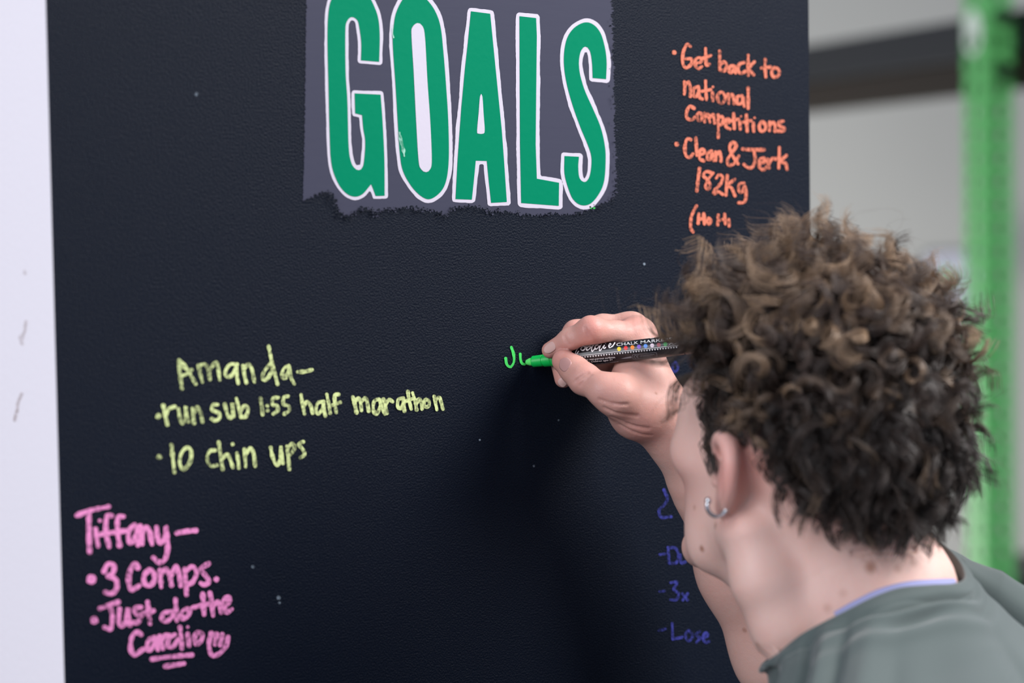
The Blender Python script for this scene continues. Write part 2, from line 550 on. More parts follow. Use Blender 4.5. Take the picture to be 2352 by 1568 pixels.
TI = [
    [[(590, 280), (700, 240), (835, 212)], [(685, 250), (685, 400), (690, 560)], [(735, 385), (745, 450), (755, 515)], (768, 320, 14), [(860, 282), (822, 290), (815, 400), (840, 520)],
     [(950, 287), (907, 300), (905, 400), (920, 510)], [(770, 425), (870, 410), (970, 397)], [(1035, 350), (993, 400), (990, 480), (1020, 480), (1055, 400), (1058, 350), (1060, 430), (1062, 505)],
     [(1080, 360), (1090, 430), (1095, 500)], [(1095, 420), (1122, 370), (1150, 400), (1170, 500)], [(1205, 370), (1215, 460), (1240, 490), (1272, 440), (1280, 370), (1290, 520), (1270, 615), (1225, 640), (1180, 605)],
     [(1360, 415), (1430, 402), (1505, 395)]],
    [(703, 770, 38), [(800, 710), (830, 655), (875, 662), (870, 720), (832, 750), (890, 770), (898, 840), (860, 880), (810, 870)], [(1060, 680), (1035, 652), (1003, 700), (990, 780), (1012, 850), (1070, 820)],
     [(1150, 700), (1110, 740), (1112, 800), (1155, 820), (1190, 770), (1178, 712), (1150, 700)], [(1230, 700), (1235, 760), (1240, 830)], [(1240, 740), (1275, 692), (1305, 740), (1320, 815)],
     [(1320, 740), (1350, 672), (1380, 740), (1390, 820)], [(1420, 690), (1430, 800), (1435, 890)], [(1425, 712), (1480, 672), (1512, 720), (1482, 790), (1430, 820)],
     [(1605, 650), (1547, 690), (1580, 740), (1610, 790), (1570, 812), (1545, 800)], (1665, 770, 22)],
    [(725, 1085, 31), [(770, 995), (840, 968), (910, 945)], [(845, 970), (865, 1060), (850, 1150), (805, 1140)], [(920, 1000), (915, 1090), (935, 1130), (972, 1090), (985, 1000), (990, 1060), (1000, 1120)],
     [(1085, 985), (1042, 990), (1042, 1030), (1080, 1060), (1060, 1100), (1020, 1102)], [(1135, 945), (1145, 1030), (1155, 1110)], [(1090, 1040), (1180, 1012)],
     [(1325, 1020), (1260, 1030), (1247, 1080), (1290, 1090), (1335, 1040)], [(1350, 925), (1355, 1020), (1360, 1090)], [(1430, 1000), (1395, 1030), (1402, 1068), (1440, 1058), (1460, 1012), (1430, 1000)],
     [(1560, 885), (1565, 960), (1570, 1040)], [(1480, 990), (1560, 968), (1645, 955)], [(1615, 875), (1630, 960), (1640, 1050)], [(1640, 975), (1680, 945), (1695, 990), (1702, 1025)],
     [(1722, 975), (1765, 950), (1760, 907), (1732, 920), (1725, 985), (1745, 1025), (1780, 1000)]],
    [[(1085, 1195), (1055, 1177), (1017, 1210), (1005, 1300), (1035, 1350), (1100, 1310)], [(1190, 1220), (1145, 1240), (1132, 1300), (1160, 1310), (1195, 1250), (1198, 1222), (1205, 1265), (1215, 1312)],
     [(1230, 1210), (1240, 1260), (1255, 1302)], [(1245, 1240), (1270, 1203), (1300, 1200)], [(1345, 1195), (1302, 1220), (1292, 1280), (1330, 1290), (1370, 1230)], [(1385, 1140), (1395, 1230), (1400, 1300)],
     [(1445, 1190), (1450, 1235), (1455, 1282)], (1445, 1138, 12), [(1520, 1180), (1497, 1220), (1510, 1265), (1548, 1240), (1555, 1192), (1520, 1180)]],
    [[(1170, 1385), (1300, 1367), (1475, 1352)], [(1270, 1440), (1340, 1430), (1415, 1418)]],
    [[(1625, 1185), (1608, 1270), (1630, 1355), (1690, 1340), (1740, 1280), (1755, 1215)], [(1665, 1195), (1655, 1270)], [(1710, 1195), (1695, 1275)]],
]
tif = note('handwritten_note', 'pink handwritten note ending in a smiley, beside the white corner', TI, 11.0, (0, 1100), 3.35, m_pink)
OR = [
    [(153, 190, 17), [(270, 148), (245, 132), (217, 190), (215, 270), (240, 300), (275, 272), (275, 237), (238, 236)], [(300, 270), (345, 257), (340, 227), (307, 240), (305, 285), (330, 305), (352, 290)],
     [(378, 160), (380, 230), (385, 280), (405, 275)], [(350, 235), (415, 212)], [(480, 180), (480, 250), (480, 312)], [(480, 282), (510, 257), (530, 285), (515, 320), (485, 317)],
     [(580, 285), (555, 292), (547, 325), (565, 335), (585, 302), (587, 285), (595, 335)], [(655, 262), (622, 275), (612, 320), (635, 340), (665, 325)], [(685, 210), (685, 280), (685, 355)], [(730, 257), (692, 303), (725, 350)],
     [(808, 240), (808, 310), (812, 365)], [(780, 302), (845, 295)], [(875, 300), (855, 330), (867, 365), (900, 358), (908, 320), (875, 300)]],
    [[(225, 400), (228, 450), (225, 490)], [(228, 432), (255, 402), (268, 440), (268, 505)], [(325, 435), (295, 450), (292, 500), (315, 505), (330, 460), (328, 440), (335, 510), (355, 525)], [(378, 395), (380, 460), (385, 530)],
     [(350, 470), (415, 457)], [(428, 480), (430, 537)], (431, 438, 9), [(490, 475), (465, 500), (472, 545), (500, 555), (518, 520), (510, 487), (490, 475)], [(540, 490), (543, 520), (545, 557)], [(545, 517), (570, 492), (580, 520), (583, 560)],
     [(640, 502), (607, 510), (607, 558), (638, 553), (648, 512), (650, 540), (657, 577)], [(685, 445), (685, 520), (685, 592)]],
    [[(295, 592), (265, 577), (241, 620), (246, 663), (280, 675), (302, 655)], [(330, 625), (315, 650), (327, 680), (350, 670), (350, 637), (330, 625)], [(370, 630), (371, 660), (372, 690)], [(372, 657), (393, 632), (402, 655), (408, 692)],
     [(410, 657), (430, 636), (438, 660), (443, 697)], [(468, 640), (470, 720), (470, 802)], [(470, 662), (495, 650), (507, 680), (492, 708), (470, 712)], [(520, 702), (550, 690), (542, 667), (523, 680), (525, 723), (555, 742)],
     [(580, 630), (583, 690), (585, 737)], [(560, 682), (615, 670)], [(625, 690), (628, 742)], (635, 650, 8), [(672, 640), (675, 700), (678, 757)], [(650, 692), (705, 680)], [(722, 697), (725, 757)], (731, 660, 8),
     [(785, 690), (765, 720), (777, 755), (805, 748), (810, 712), (785, 690)], [(840, 690), (839, 720), (838, 752)], [(840, 717), (865, 692), (880, 720), (878, 757)], [(937, 685), (905, 695), (912, 720), (945, 735), (937, 755), (900, 755)]],
    [(170, 850, 17), [(272, 818), (245, 812), (229, 870), (236, 930), (265, 945), (287, 920)], [(308, 805), (312, 870), (315, 932)], [(335, 930), (370, 912), (360, 887), (337, 900), (336, 953), (365, 970)],
     [(420, 900), (395, 915), (392, 955), (413, 958), (425, 912), (428, 940), (437, 967)], [(450, 905), (451, 935), (452, 967)], [(455, 932), (478, 907), (488, 940), (489, 972)],
     [(612, 992), (572, 930), (552, 870), (575, 837), (598, 860), (572, 910), (537, 960), (547, 1000), (585, 988), (617, 935)], [(645, 885), (720, 890), (800, 890)], [(725, 895), (735, 960), (715, 1015), (680, 1017), (655, 995)],
     [(765, 990), (805, 977), (797, 952), (767, 965), (766, 1013), (795, 1035), (817, 1015)], [(825, 960), (830, 990), (836, 1022)], [(835, 992), (855, 957), (882, 956)], [(910, 875), (908, 950), (905, 1022)], [(960, 932), (917, 974), (953, 987), (965, 1030)]],
    [[(335, 1025), (325, 1100), (315, 1187)], [(427, 1060), (387, 1047), (361, 1075), (395, 1110), (411, 1150), (395, 1175), (377, 1150), (400, 1100), (432, 1058)], [(455, 1095), (475, 1071), (500, 1087), (490, 1130), (440, 1188), (442, 1207), (470, 1192), (502, 1212)],
     [(535, 1075), (530, 1150), (525, 1217)], [(590, 1102), (537, 1148), (565, 1165), (590, 1222)], [(655, 1130), (622, 1140), (617, 1185), (640, 1195), (660, 1152), (670, 1200), (660, 1265), (615, 1272)]],
    [[(312, 1295), (277, 1370), (271, 1450), (287, 1482)], [(330, 1350), (325, 1420)], [(365, 1350), (370, 1425)], [(330, 1390), (370, 1385)], [(400, 1385), (388, 1405), (403, 1425), (417, 1403), (400, 1385)],
     [(470, 1360), (465, 1432)], [(515, 1355), (520, 1425)], [(470, 1402), (520, 1387)], [(545, 1392), (548, 1440)]],
]
note('handwritten_note', 'orange handwritten list above the curly hair, at the board\'s right edge', OR, 7.2, (1500, 60), 3.1368, m_org)
BL = [
    [(68, 65, 15), [(150, 25), (135, 48), (147, 72), (163, 50), (150, 25)], [(112, 40), (108, 75)]],
    [[(130, 150), (122, 175), (118, 195)], [(140, 165), (136, 195)]],
    [[(95, 645), (112, 690), (95, 720), (72, 745), (82, 778), (130, 776)]],
    [[(75, 960), (100, 957)], [(115, 925), (118, 965), (120, 1002)], [(115, 927), (152, 930), (167, 968), (155, 1000), (120, 1002)], [(175, 962), (180, 1000), (202, 995)]],
    [[(75, 1140), (98, 1138)], [(128, 1097), (160, 1095), (143, 1130), (167, 1150), (155, 1180), (128, 1180)], [(185, 1150), (210, 1182)], [(210, 1150), (187, 1182)]],
    [[(72, 1330), (102, 1322)], [(135, 1295), (138, 1372)], [(138, 1372), (187, 1362)], [(215, 1330), (200, 1355), (215, 1380), (235, 1358), (215, 1330)], [(270, 1335), (250, 1350), (270, 1367), (253, 1387)], [(285, 1365), (310, 1355), (297, 1340), (285, 1365), (298, 1388), (315, 1383)]],
]
note('handwritten_note', 'shade-dimmed blue handwritten list half hidden behind the arm', BL, 6.5, (1480, 820), 2.119, m_blue)
JU = [[[(292, 460), (312, 520), (315, 590), (285, 636), (252, 615), (241, 560)], [(372, 520), (375, 570), (388, 605), (412, 613)]]]
note('handwritten_letters', 'fresh green handwritten letters at the tip of the marker', JU, 6.2, (1100, 680), 3.92, m_lgreen)

# ------------------------------------------------------------------ the room behind
m_grey = mat('grey_wall_paint', srgb(186, 185, 180), 0.8, 0.2)
bump(m_grey, 30, 0.1, 0.002)
m_floor = mat('black_rubber_floor', srgb(52, 52, 54), 0.8, 0.3)
bump(m_floor, 90, 0.3, 0.002)
m_ceil = mat('ceiling_paint', srgb(205, 205, 205), 0.9, 0.1)
bm = box_bm((-3.5, -4.5, -0.1), (9.5, 9.6, 0.0))
tag(obj('floor', bm, m_floor), 'black rubber gym floor', kind='structure')
# grey wall far behind, square to the view of the gym
BWZ = 7.4
bc = Q(2100, 571, BWZ)
th = math.radians(-14)
bx = right_h * math.cos(th) + fwd_h * math.sin(th)
by = -right_h * math.sin(th) + fwd_h * math.cos(th)


def rig_frame(origin, ax, ay):
    m = Matrix.Identity(4)
    for i in range(3):
        m[i][0], m[i][1], m[i][2], m[i][3] = ax[i], ay[i], ZUP[i], origin[i]
    return m


bm = box_bm((-3.4, 0, 0), (3.4, 0.15, 4.2))
o = obj('wall_back', bm, m_grey)
o.matrix_world = rig_frame((bc[0], bc[1], 0), bx, by)
tag(o, 'plain grey wall far behind', kind='structure')

# squat rack: green drilled upright, dark crossbars
m_rack = mat('green_powder_coat', srgb(104, 196, 110), 0.45, 0.5)
bump(m_rack, 400, 0.1, 0.0005)
m_steel = mat('black_steel', srgb(19, 20, 25), 0.5, 0.5)
m_wood = mat('dark_wood', srgb(40, 32, 25), 0.7, 0.3)
bump(m_wood, 40, 0.3, 0.002, 4, (1, 8, 8))
m_bolt = mat('dark_bolt', srgb(28, 34, 32), 0.4, 0.5)
m_stick = mat('white_sticker', srgb(225, 235, 222), 0.5, 0.4)
PZ = 5.3
pc = Q(2272, 571, PZ)
# crossbar direction seen in the photo: runs away to the left
e0, e1 = Q(2205, 205, 5.35), Q(1872, 248, 5.95)
cx = (e0 - e1); cx[2] = 0; cx /= np.linalg.norm(cx)
cy = np.array([-cx[1], cx[0], 0.0])
RM = rig_frame((pc[0], pc[1], 0), cx, cy)
rack = empty('squat_rack', (pc[0], pc[1], 0), 'green drilled rack upright with dark crossbars behind the person', 'squat rack')
a = 0.0395; PITCH = 0.0508; HR = 0.0160; PH = 3.0
bm = bmesh.new()
nseg = int(PH / PITCH)
for fi in range(4):
    ang = fi * math.pi / 2
    ca, sa = math.cos(ang), math.sin(ang)

    def wp(x, z, d=0.0):
        # point on face at lateral x, height z, depth d into the tube
        px, py = x, -a + d
        return (px * ca - py * sa, px * sa + py * ca, z)
    for s in range(nseg):
        z0, zc, z1 = s * PITCH, (s + .5) * PITCH, (s + 1) * PITCH
        N = 16
        circ, sq, inn = [], [], []
        for k in range(N):
            t = 2 * math.pi * (k + .5) / N
            c_, s_ = math.cos(t), math.sin(t)
            circ.append(bm.verts.new(wp(HR * c_, zc + HR * s_)))
            inn.append(bm.verts.new(wp(HR * c_, zc + HR * s_, 0.004)))
            m_ = max(abs(c_), abs(s_))
            sq.append(bm.verts.new(wp(c_ / m_ * (a - .004 if abs(c_) >= abs(s_) else a - .004), zc + s_ / m_ * PITCH / 2)))
        for k in range(N):
            k2 = (k + 1) % N
            bm.faces.new((circ[k], circ[k2], sq[k2], sq[k]))
            bm.faces.new((circ[k2], circ[k], inn[k], inn[k2]))
    # rounded corner strip
    x0 = a - .004
    c1 = [bm.verts.new(wp(x0, 0)), bm.verts.new(wp(a - .0012, 0, .0012)), bm.verts.new(wp(a, 0, .004))]
    c2 = [bm.verts.new((v.co.x, v.co.y, nseg * PITCH)) for v in c1]
    for k in range(2):
        bm.faces.new((c1[k], c1[k + 1], c2[k + 1], c2[k]))
up = obj('upright', bm, m_rack); up.matrix_world = RM
up.parent = rack; up.matrix_parent_inverse = rack.matrix_world.inverted()


def rig_part(name, bm, m, parent=rack):
    o = obj(name, bm, m)
    o.matrix_world = RM
    o.parent = parent
    o.matrix_parent_inverse = parent.matrix_world.inverted()
    return o


def hz(u, v, z):
    return Q(u, v, z)[2]


# heights of the bars at the upright
zt, zm, zb = hz(2205, 32, 5.33), hz(2205, 132, 5.33), hz(2205, 205, 5.33)
Lb = 1.02
rig_part('crossbar', box_bm((-Lb, a + .002, zm), (0.30, a + .09, zt), .006), m_steel)
rig_part('crossbar', box_bm((-Lb, a - .0, zb), (0.30, a + .075, zm - .003), .004), m_wood)
bm = box_bm((-Lb - .006, a - .01, zm - .005), (-Lb + .03, a + .1, zm + .05), .012)
cap = rig_part('bar_end_cap', bm, mat('grey_cap', srgb(120, 128, 150), .4, .5))
for dz in (0.035, 0.155):
    bm = bmesh.new()
    bmesh.ops.create_cone(bm, cap_ends=True, segments=6, radius1=.020, radius2=.017, depth=.016,
                          matrix=Matrix.Translation((a + .009, 0.012, zt + .02 - dz)) @ Matrix.Rotation(math.pi / 2, 4, 'Y'))
    rig_part('bolt', bm, m_bolt)
# pale sticker on the upright: band with an opening over the hole
bm = bmesh.new()
zs = hz(2240, 92, PZ)
ring_o, ring_i = [], []
zc = (int(zs / PITCH) + .5) * PITCH
for k in range(24):
    t = 2 * math.pi * k / 24
    c_, s_ = math.cos(t), math.sin(t)
    ring_o.append(bm.verts.new((c_ * .034, -a - .001, zc + .020 + s_ * .050)))
    ring_i.append(bm.verts.new((c_ * HR * 1.05, -a - .001, zc + s_ * HR * 1.05)))
for k in range(24):
    k2 = (k + 1) % 24
    bm.faces.new((ring_o[k], ring_o[k2], ring_i[k2], ring_i[k]))
rig_part('sticker', bm, m_stick)
rig_part('foot_plate', box_bm((-.12, -.12, 0), (.12, .12, .01), .002), m_steel)

# sign on the back wall
m_sign = mat('white_sign_board', srgb(206, 204, 218), .5, .4)
m_sgreen = mat('green_sign_emblem', srgb(120, 190, 135), .5, .4)
m_sdark = mat('grey_sign_frame', srgb(120, 126, 122), .5, .4)
sc_ = Q(2190, 640, 7.15)
SM = rig_frame(tuple(sc_), bx, by)
sg = empty('wall_sign', tuple(sc_), 'small white rounded sign with green emblem between hair and green upright', 'sign')


def rrect(w, h, r, y0, y1, cz=0.0, cx_=0.0):
    bm = bmesh.new()
    ring = []
    for k in range(32):
        t = 2 * math.pi * (k + .5) / 32
        x = math.copysign(w - r, math.cos(t)) + r * math.cos(t)
        z = math.copysign(h - r, math.sin(t)) + r * math.sin(t)
        ring.append((x + cx_, z + cz))
    f0 = [bm.verts.new((x, y0, z)) for x, z in ring]
    f1 = [bm.verts.new((x, y1, z)) for x, z in ring]
    bm.faces.new(f0); bm.faces.new(list(reversed(f1)))
    for k in range(32):
        bm.faces.new((f0[k], f1[k], f1[(k + 1) % 32], f0[(k + 1) % 32]))
    bmesh.ops.recalc_face_normals(bm, faces=bm.faces)
    return bm


for nm, bm, mm in (('sign_frame', rrect(.094, .084, .035, 0, .03, .006), m_sdark), ('sign_board', rrect(.086, .076, .03, -.006, 0), m_sign),
                   ('emblem', rrect(.024, .030, .012, -.009, -.006, .002, -.02), m_sgreen)):
    o = obj(nm, bm, mm); o.matrix_world = SM
    o.parent = sg; o.matrix_parent_inverse = sg.matrix_world.inverted()

# black storage box low behind the shoulder
bz = hz(2340, 1318, 6.6)
c_ = Q(2470, 1318, 6.6)
o = obj('storage_box', box_bm((-.24, -.2, -bz), (.6, .3, -.02), .012), m_steel)
o.matrix_world = rig_frame((c_[0], c_[1], bz), bx, by)
lid = obj('lid', box_bm((-.25, -.21, -.02), (.61, .31, .015), .008), m_steel)
lid.matrix_world = rig_frame((c_[0], c_[1], bz), bx, by)
lid.parent = o; lid.matrix_parent_inverse = o.matrix_world.inverted()
tag(o, 'black equipment box at the right edge behind the shoulder', 'box')

# ------------------------------------------------------------------ organic surfaces: distance fields meshed by surface nets
def smin(a, b, k):
    h = np.maximum(k - np.abs(a - b), 0.0) / k
    return np.minimum(a, b) - h * h * k * 0.25


class Cap:
    """tapered capsule"""
    def __init__(s, a, b, ra, rb):
        s.a, s.ab = np.asarray(a, float), np.asarray(b, float) - np.asarray(a, float)
        s.l2 = max(1e-12, s.ab @ s.ab)
        s.ra, s.rb = ra, rb

    def __call__(s, p):
        q = p - s.a
        t = np.clip(q @ s.ab / s.l2, 0, 1)
        return np.linalg.norm(q - t[:, None] * s.ab, axis=1) - (s.ra + (s.rb - s.ra) * t)


class Ell:
    """ellipsoid, rows of R are its axes"""
    def __init__(s, c, r, R=np.eye(3)):
        s.c, s.r, s.R = np.asarray(c, float), np.asarray(r, float), np.asarray(R, float)

    def __call__(s, p):
        q = (p - s.c) @ s.R.T
        k0 = np.linalg.norm(q / s.r, axis=1)
        k1 = np.linalg.norm(q / (s.r * s.r), axis=1)
        return np.where(k0 < 1e-6, -s.r.min(), k0 * (k0 - 1.0) / np.maximum(k1, 1e-9))


class Field:
    def __init__(s):
        s.core = []      # (prim, k, sign)
        s.groups = []    # (k_join, [(prim, k)])
        s.post = None

    def add(s, prim, k=0.01): s.core.append((prim, k, 1)); return s
    def cut(s, prim, k=0.004): s.core.append((prim, k, -1)); return s
    def chain(s, pts, rad, k=0.01):
        for i in range(len(pts) - 1):
            s.add(Cap(pts[i], pts[i + 1], rad[i], rad[i + 1]), k)

    def group(s, prims, kj=0.006): s.groups.append((kj, prims))

    def eval(s, p, sel=None):
        core = None
        for i, (f, k, sg) in enumerate(s.core):
            if sel is not None and i not in sel[0]:
                continue
            d = f(p)
            if core is None:
                core = d if sg > 0 else np.full(len(p), 1.0)
            elif sg > 0:
                core = smin(core, d, k)
            else:
                core = -smin(-core, d, k)
        if core is None:
            core = np.full(len(p), 1.0)
        res = core
        for gi, (kj, prims) in enumerate(s.groups):
            if sel is not None and gi not in sel[1]:
                continue
            g = None
            for f, k in prims:
                d = f(p)
                g = d if g is None else smin(g, d, k)
            res = np.minimum(res, smin(core, g, kj))
        if s.post is not None:
            res = s.post(p, res)
        return res

    def select(s, c, R):
        cc = c[None, :]
        a = {i for i, (f, k, sg) in enumerate(s.core) if f(cc)[0] < R * 1.35 + k + 0.01}
        b = {i for i, (kj, pr) in enumerate(s.groups) if min(f(cc)[0] for f, k in pr) < R * 1.35 + kj + 0.01}
        return a, b

    def project(s, p, sel=None, it=2, e=0.0004):
        p = p.copy()
        for _ in range(it):
            d = s.eval(p, sel)
            g = np.stack([s.eval(p + np.eye(3)[i] * e, sel) - d for i in range(3)], 1) / e
            p -= (d / np.maximum((g * g).sum(1), 0.05))[:, None] * g
        return p

    def normal(s, p, sel=None, e=0.0006):
        d = s.eval(p, sel)
        g = np.stack([s.eval(p + np.eye(3)[i] * e, sel) - d for i in range(3)], 1)
        return g / (np.linalg.norm(g, axis=1)[:, None] + 1e-12)


def mesh_field(F, lo, hi, h, B=20, it=2):
    lo = np.asarray(lo, float)
    nb = np.ceil((np.asarray(hi) - lo) / (B * h)).astype(int)
    NY, NZ = (nb[1] + 2) * B, (nb[2] + 2) * B
    R = B * h * math.sqrt(3) / 2
    I = np.stack(np.meshgrid(*[np.arange(n) for n in nb], indexing='ij'), -1).reshape(-1, 3)
    C = lo + (I + 0.5) * B * h
    d = F.eval(C)
    act = I[np.abs(d) < R * 1.35 + 0.006]
    g = np.stack(np.meshgrid(*[np.arange(B + 1)] * 3, indexing='ij'), -1).reshape(-1, 3)
    corners = np.array([(i, j, k) for i in (0, 1) for j in (0, 1) for k in (0, 1)])
    eds = [(a, b) for a in range(8) for b in range(a + 1, 8) if np.abs(corners[a] - corners[b]).sum() == 1]
    keys, verts, quads = [], [], []
    for blk in act:
        sel = F.select(lo + (blk + .5) * B * h, R)
        P = lo + (blk * B + g) * h
        D = F.eval(P, sel).reshape(B + 1, B + 1, B + 1)
        S = D < 0
        if S.all() or not S.any():
            continue
        cs = np.stack([S[c[0]:B + c[0], c[1]:B + c[1], c[2]:B + c[2]] for c in corners])
        mix = cs.any(0) & ~cs.all(0)
        idx = np.argwhere(mix)
        vals = np.stack([D[idx[:, 0] + c[0], idx[:, 1] + c[1], idx[:, 2] + c[2]] for c in corners], 1)
        acc = np.zeros((len(idx), 3)); cnt = np.zeros(len(idx))
        for a, b in eds:
            va, vb = vals[:, a], vals[:, b]
            m = (va < 0) != (vb < 0)
            t = np.where(m, va / np.where(m, va - vb, 1), 0)
            acc += np.where(m[:, None], corners[a] + t[:, None] * (corners[b] - corners[a]), 0)
            cnt += m
        vp = lo + (blk * B + idx + acc / cnt[:, None]) * h
        v2 = F.project(vp, sel, it)
        mv = np.linalg.norm(v2 - vp, axis=1)
        v2[mv > h] = vp[mv > h]
        verts.append(v2)
        gi = blk * B + idx + 1
        keys.append((gi[:, 0] * NY + gi[:, 1]) * NZ + gi[:, 2])
        base = blk * B + 1
        for ax in range(3):
            s0 = S[:B, :B, :B]
            s1 = S[1:, :B, :B] if ax == 0 else S[:B, 1:, :B] if ax == 1 else S[:B, :B, 1:]
            e = np.argwhere(s0 != s1)
            if not len(e):
                continue
            ins = s0[e[:, 0], e[:, 1], e[:, 2]]
            e = e + base
            u = np.zeros(3, int); v = np.zeros(3, int)
            u[(ax + 1) % 3] = 1; v[(ax + 2) % 3] = 1
            q = np.stack([((x[:, 0] * NY + x[:, 1]) * NZ + x[:, 2]) for x in (e - u - v, e - v, e, e - u)], 1)
            q[~ins] = q[~ins][:, ::-1]
            quads.append(q)
    keys = np.concatenate(keys); verts = np.vstack(verts); quads = np.vstack(quads)
    o = np.argsort(keys); keys = keys[o]; verts = verts[o]
    pos = np.clip(np.searchsorted(keys, quads), 0, len(keys) - 1)
    ok = (keys[pos] == quads).all(1)
    return verts, pos[ok]


# ------------------------------------------------------------------ the person: anchors
# head frame (centimetres): f forward, l to the person's left, u up; origin between the ears
HZ = 1.66
H0 = Q(1860, 1078, HZ)
YAW = math.radians(36)
Fh = -right_h * math.sin(YAW) + fwd_h * math.cos(YAW)
Lh = -right_h * math.cos(YAW) - fwd_h * math.sin(YAW)
PIT = math.radians(17)
Fv = Fh * math.cos(PIT) + ZUP * math.sin(PIT)
Uv = ZUP * math.cos(PIT) - Fh * math.sin(PIT)
HR3 = np.array([Fv, Lh, Uv])


def hd(f, l, u):
    return H0 + (Fv * f + Lh * l + Uv * u) * 0.01


def to_head(p):
    return (p - H0) @ HR3.T * 100.0


def hell(c, r, rot=None):
    R = HR3 if rot is None else rot @ HR3
    return Ell(hd(*c), np.array(r) * 0.01, R)


def hcap(a, b, ra, rb):
    return Cap(hd(*a), hd(*b), ra * .01, rb * .01)


def rotm(axis, deg):
    return np.array(Matrix.Rotation(math.radians(deg), 3, axis))


SKULL_C, SKULL_R = np.array([-0.8, 0.0, 3.8]), np.array([8.9, 7.3, 8.3])
B = Field()
# --- cranium and face
B.add(hell(SKULL_C, SKULL_R), .02)
B.add(hell((3.6, 0, -1.6), (5.6, 5.4, 7.0)), .025)
for s in (1, -1):
    B.add(hcap((0.2, s * 5.4, -4.2), (3.4, s * 4.1, -6.8), 1.45, 1.35), .022)
    B.add(hcap((3.4, s * 4.1, -6.8), (7.7, s * 1.3, -8.9), 1.35, 1.25), .018)
    B.add(hell((6.0, s * 4.7, -0.8), (2.4, 2.0, 1.9)), .02)
    B.add(hell((6.2, s * 4.6, 2.8), (2.2, 1.9, 2.6)), .02)
    B.add(hell((4.4, s * 3.0, -4.6), (2.5, 2.2, 2.8)), .02)
B.add(hell((8.1, 0, -8.8), (1.5, 1.9, 1.4)), .014)
B.add(hcap((7.9, -3.2, 2.7), (7.9, 3.2, 2.7), 0.9, 0.9), .016)
for s in (1, -1):
    B.cut(hell((9.2, s * 3.2, 1.2), (1.2, 1.6, 1.0)), .008)
    B.add(hell((7.7, s * 3.2, 1.75), (1.15, 1.5, 0.75)), .004)
    B.add(hell((7.7, s * 3.2, 0.55), (1.1, 1.4, 0.6)), .004)
B.add(hcap((8.7, 0, 1.8), (11.0, 0, -2.5), 0.65, 0.85), .008)
for s in (1, -1):
    B.add(hell((10.0, s * 1.15, -2.9), (1.0, .7, .75)), .006)
B.add(hell((8.9, 0, -5.5), (1.1, 2.3, .60)), .005)
B.add(hell((8.8, 0, -6.6), (1.1, 2.0, .65)), .005)
B.cut(hcap((10.2, -2.3, -6.05), (10.2, 2.3, -6.05), .18, .18), .003)


# --- ears
def ear(s):
    def e(f, l, u): return (f, s * l, u)
    hx = [(f * .9, 7.0 + (l - 7.0) * .92, (u * .9 if u > 0 else u * .72) - .05) for f, l, u in [(1.0, 7.0, 0.1), (1.3, 7.5, 1.3), (1.0, 8.1, 2.5), (0.0, 8.7, 3.15), (-1.2, 9.1, 2.9), (-2.0, 9.3, 1.9), (-2.2, 9.2, .6), (-2.0, 8.8, -.7), (-1.4, 8.2, -1.9), (-.6, 7.7, -2.8)]]
    rr = [.32, .36, .42, .46, .48, .46, .42, .38, .36, .4]
    sub = catmull([e(*p) for p in hx], .5)
    rad = np.interp(np.linspace(0, 1, len(sub)), np.linspace(0, 1, len(hx)), rr)
    g = [(hcap(sub[i], sub[i + 1], rad[i], rad[i + 1]), .003) for i in range(len(sub) - 1)]
    tilt = rotm('Z', 30 * s)
    g.append((hell(e(-.7, 8.0, .6), (1.55, .36, 2.4), tilt), .005))
    g.append((hell(e(-.1, 7.55, -1.95), (.70, .38, .80), tilt), .005))
    g.append((hell(e(-.5, 7.2, -.1), (1.0, 1.1, 1.9)), .008))
    g.append((hell(e(-1.0, 8.3, .2), (.55, .5, 1.6), tilt), .004))
    g.append((hell(e(1.1, 7.2, -.6), (.5, .5, .65)), .004))
    B.group(g, .006)


ear(1); ear(-1)

# --- neck, shoulders and trunk
nk = [Q(1850, 1140, 1.672), Q(1895, 1300, 1.668), Q(1960, 1420, 1.664), Q(2010, 1530, 1.66)]
B.chain(nk, [.056, .0545, .059, .064], .03)
B.chain([Q(1722, 1225, 1.622), Q(1752, 1330, 1.622), Q(1800, 1440, 1.625), Q(1850, 1560, 1.63)], [.017, .0185, .0185, .017], .016)
B.chain([Q(2030, 1215, 1.652), Q(2085, 1340, 1.652), Q(2110, 1460, 1.65)], [.017, .023, .028], .025)
LS, RS = Q(1900, 1790, 1.50), Q(2330, 1580, 1.77)
B.chain([Q(2060, 1580, 1.665), Q(1990, 1720, 1.61), LS], [.038, .042, .046], .02)
B.chain([Q(2110, 1490, 1.675), Q(2240, 1530, 1.72), RS], [.034, .038, .044], .02)
CH = Q(2150, 2180, 1.66)
B.add(Ell(CH, (.11, .085, .15)), .04)
B.chain([Q(2010, 1530, 1.66), Q(2100, 1800, 1.66)], [.055, .08], .03)
# right arm: shoulder, elbow, wrist (hidden shoulder, forearm seen behind the face)
EL = Q(1812, 1490, 1.885)
WR = Q(1496, 935, 1.826)
B.chain([RS, EL], [.050, .041], .03)
B.chain([EL, Q(1722, 1298, 1.875), Q(1634, 1098, 1.855), Q(1556, 990, 1.836), WR], [.041, .0385, .029, .0225, .0205], .02)
B.cut(Cap(Q(1768, 1425, 1.838), Q(1712, 1497, 1.842), .0024, .0010), .004)
# left arm hangs at the side
LE, LW = Q(1960, 2560, 1.50), Q(1840, 3240, 1.58)
B.chain([LS, LE, LW], [.048, .037, .024], .03)


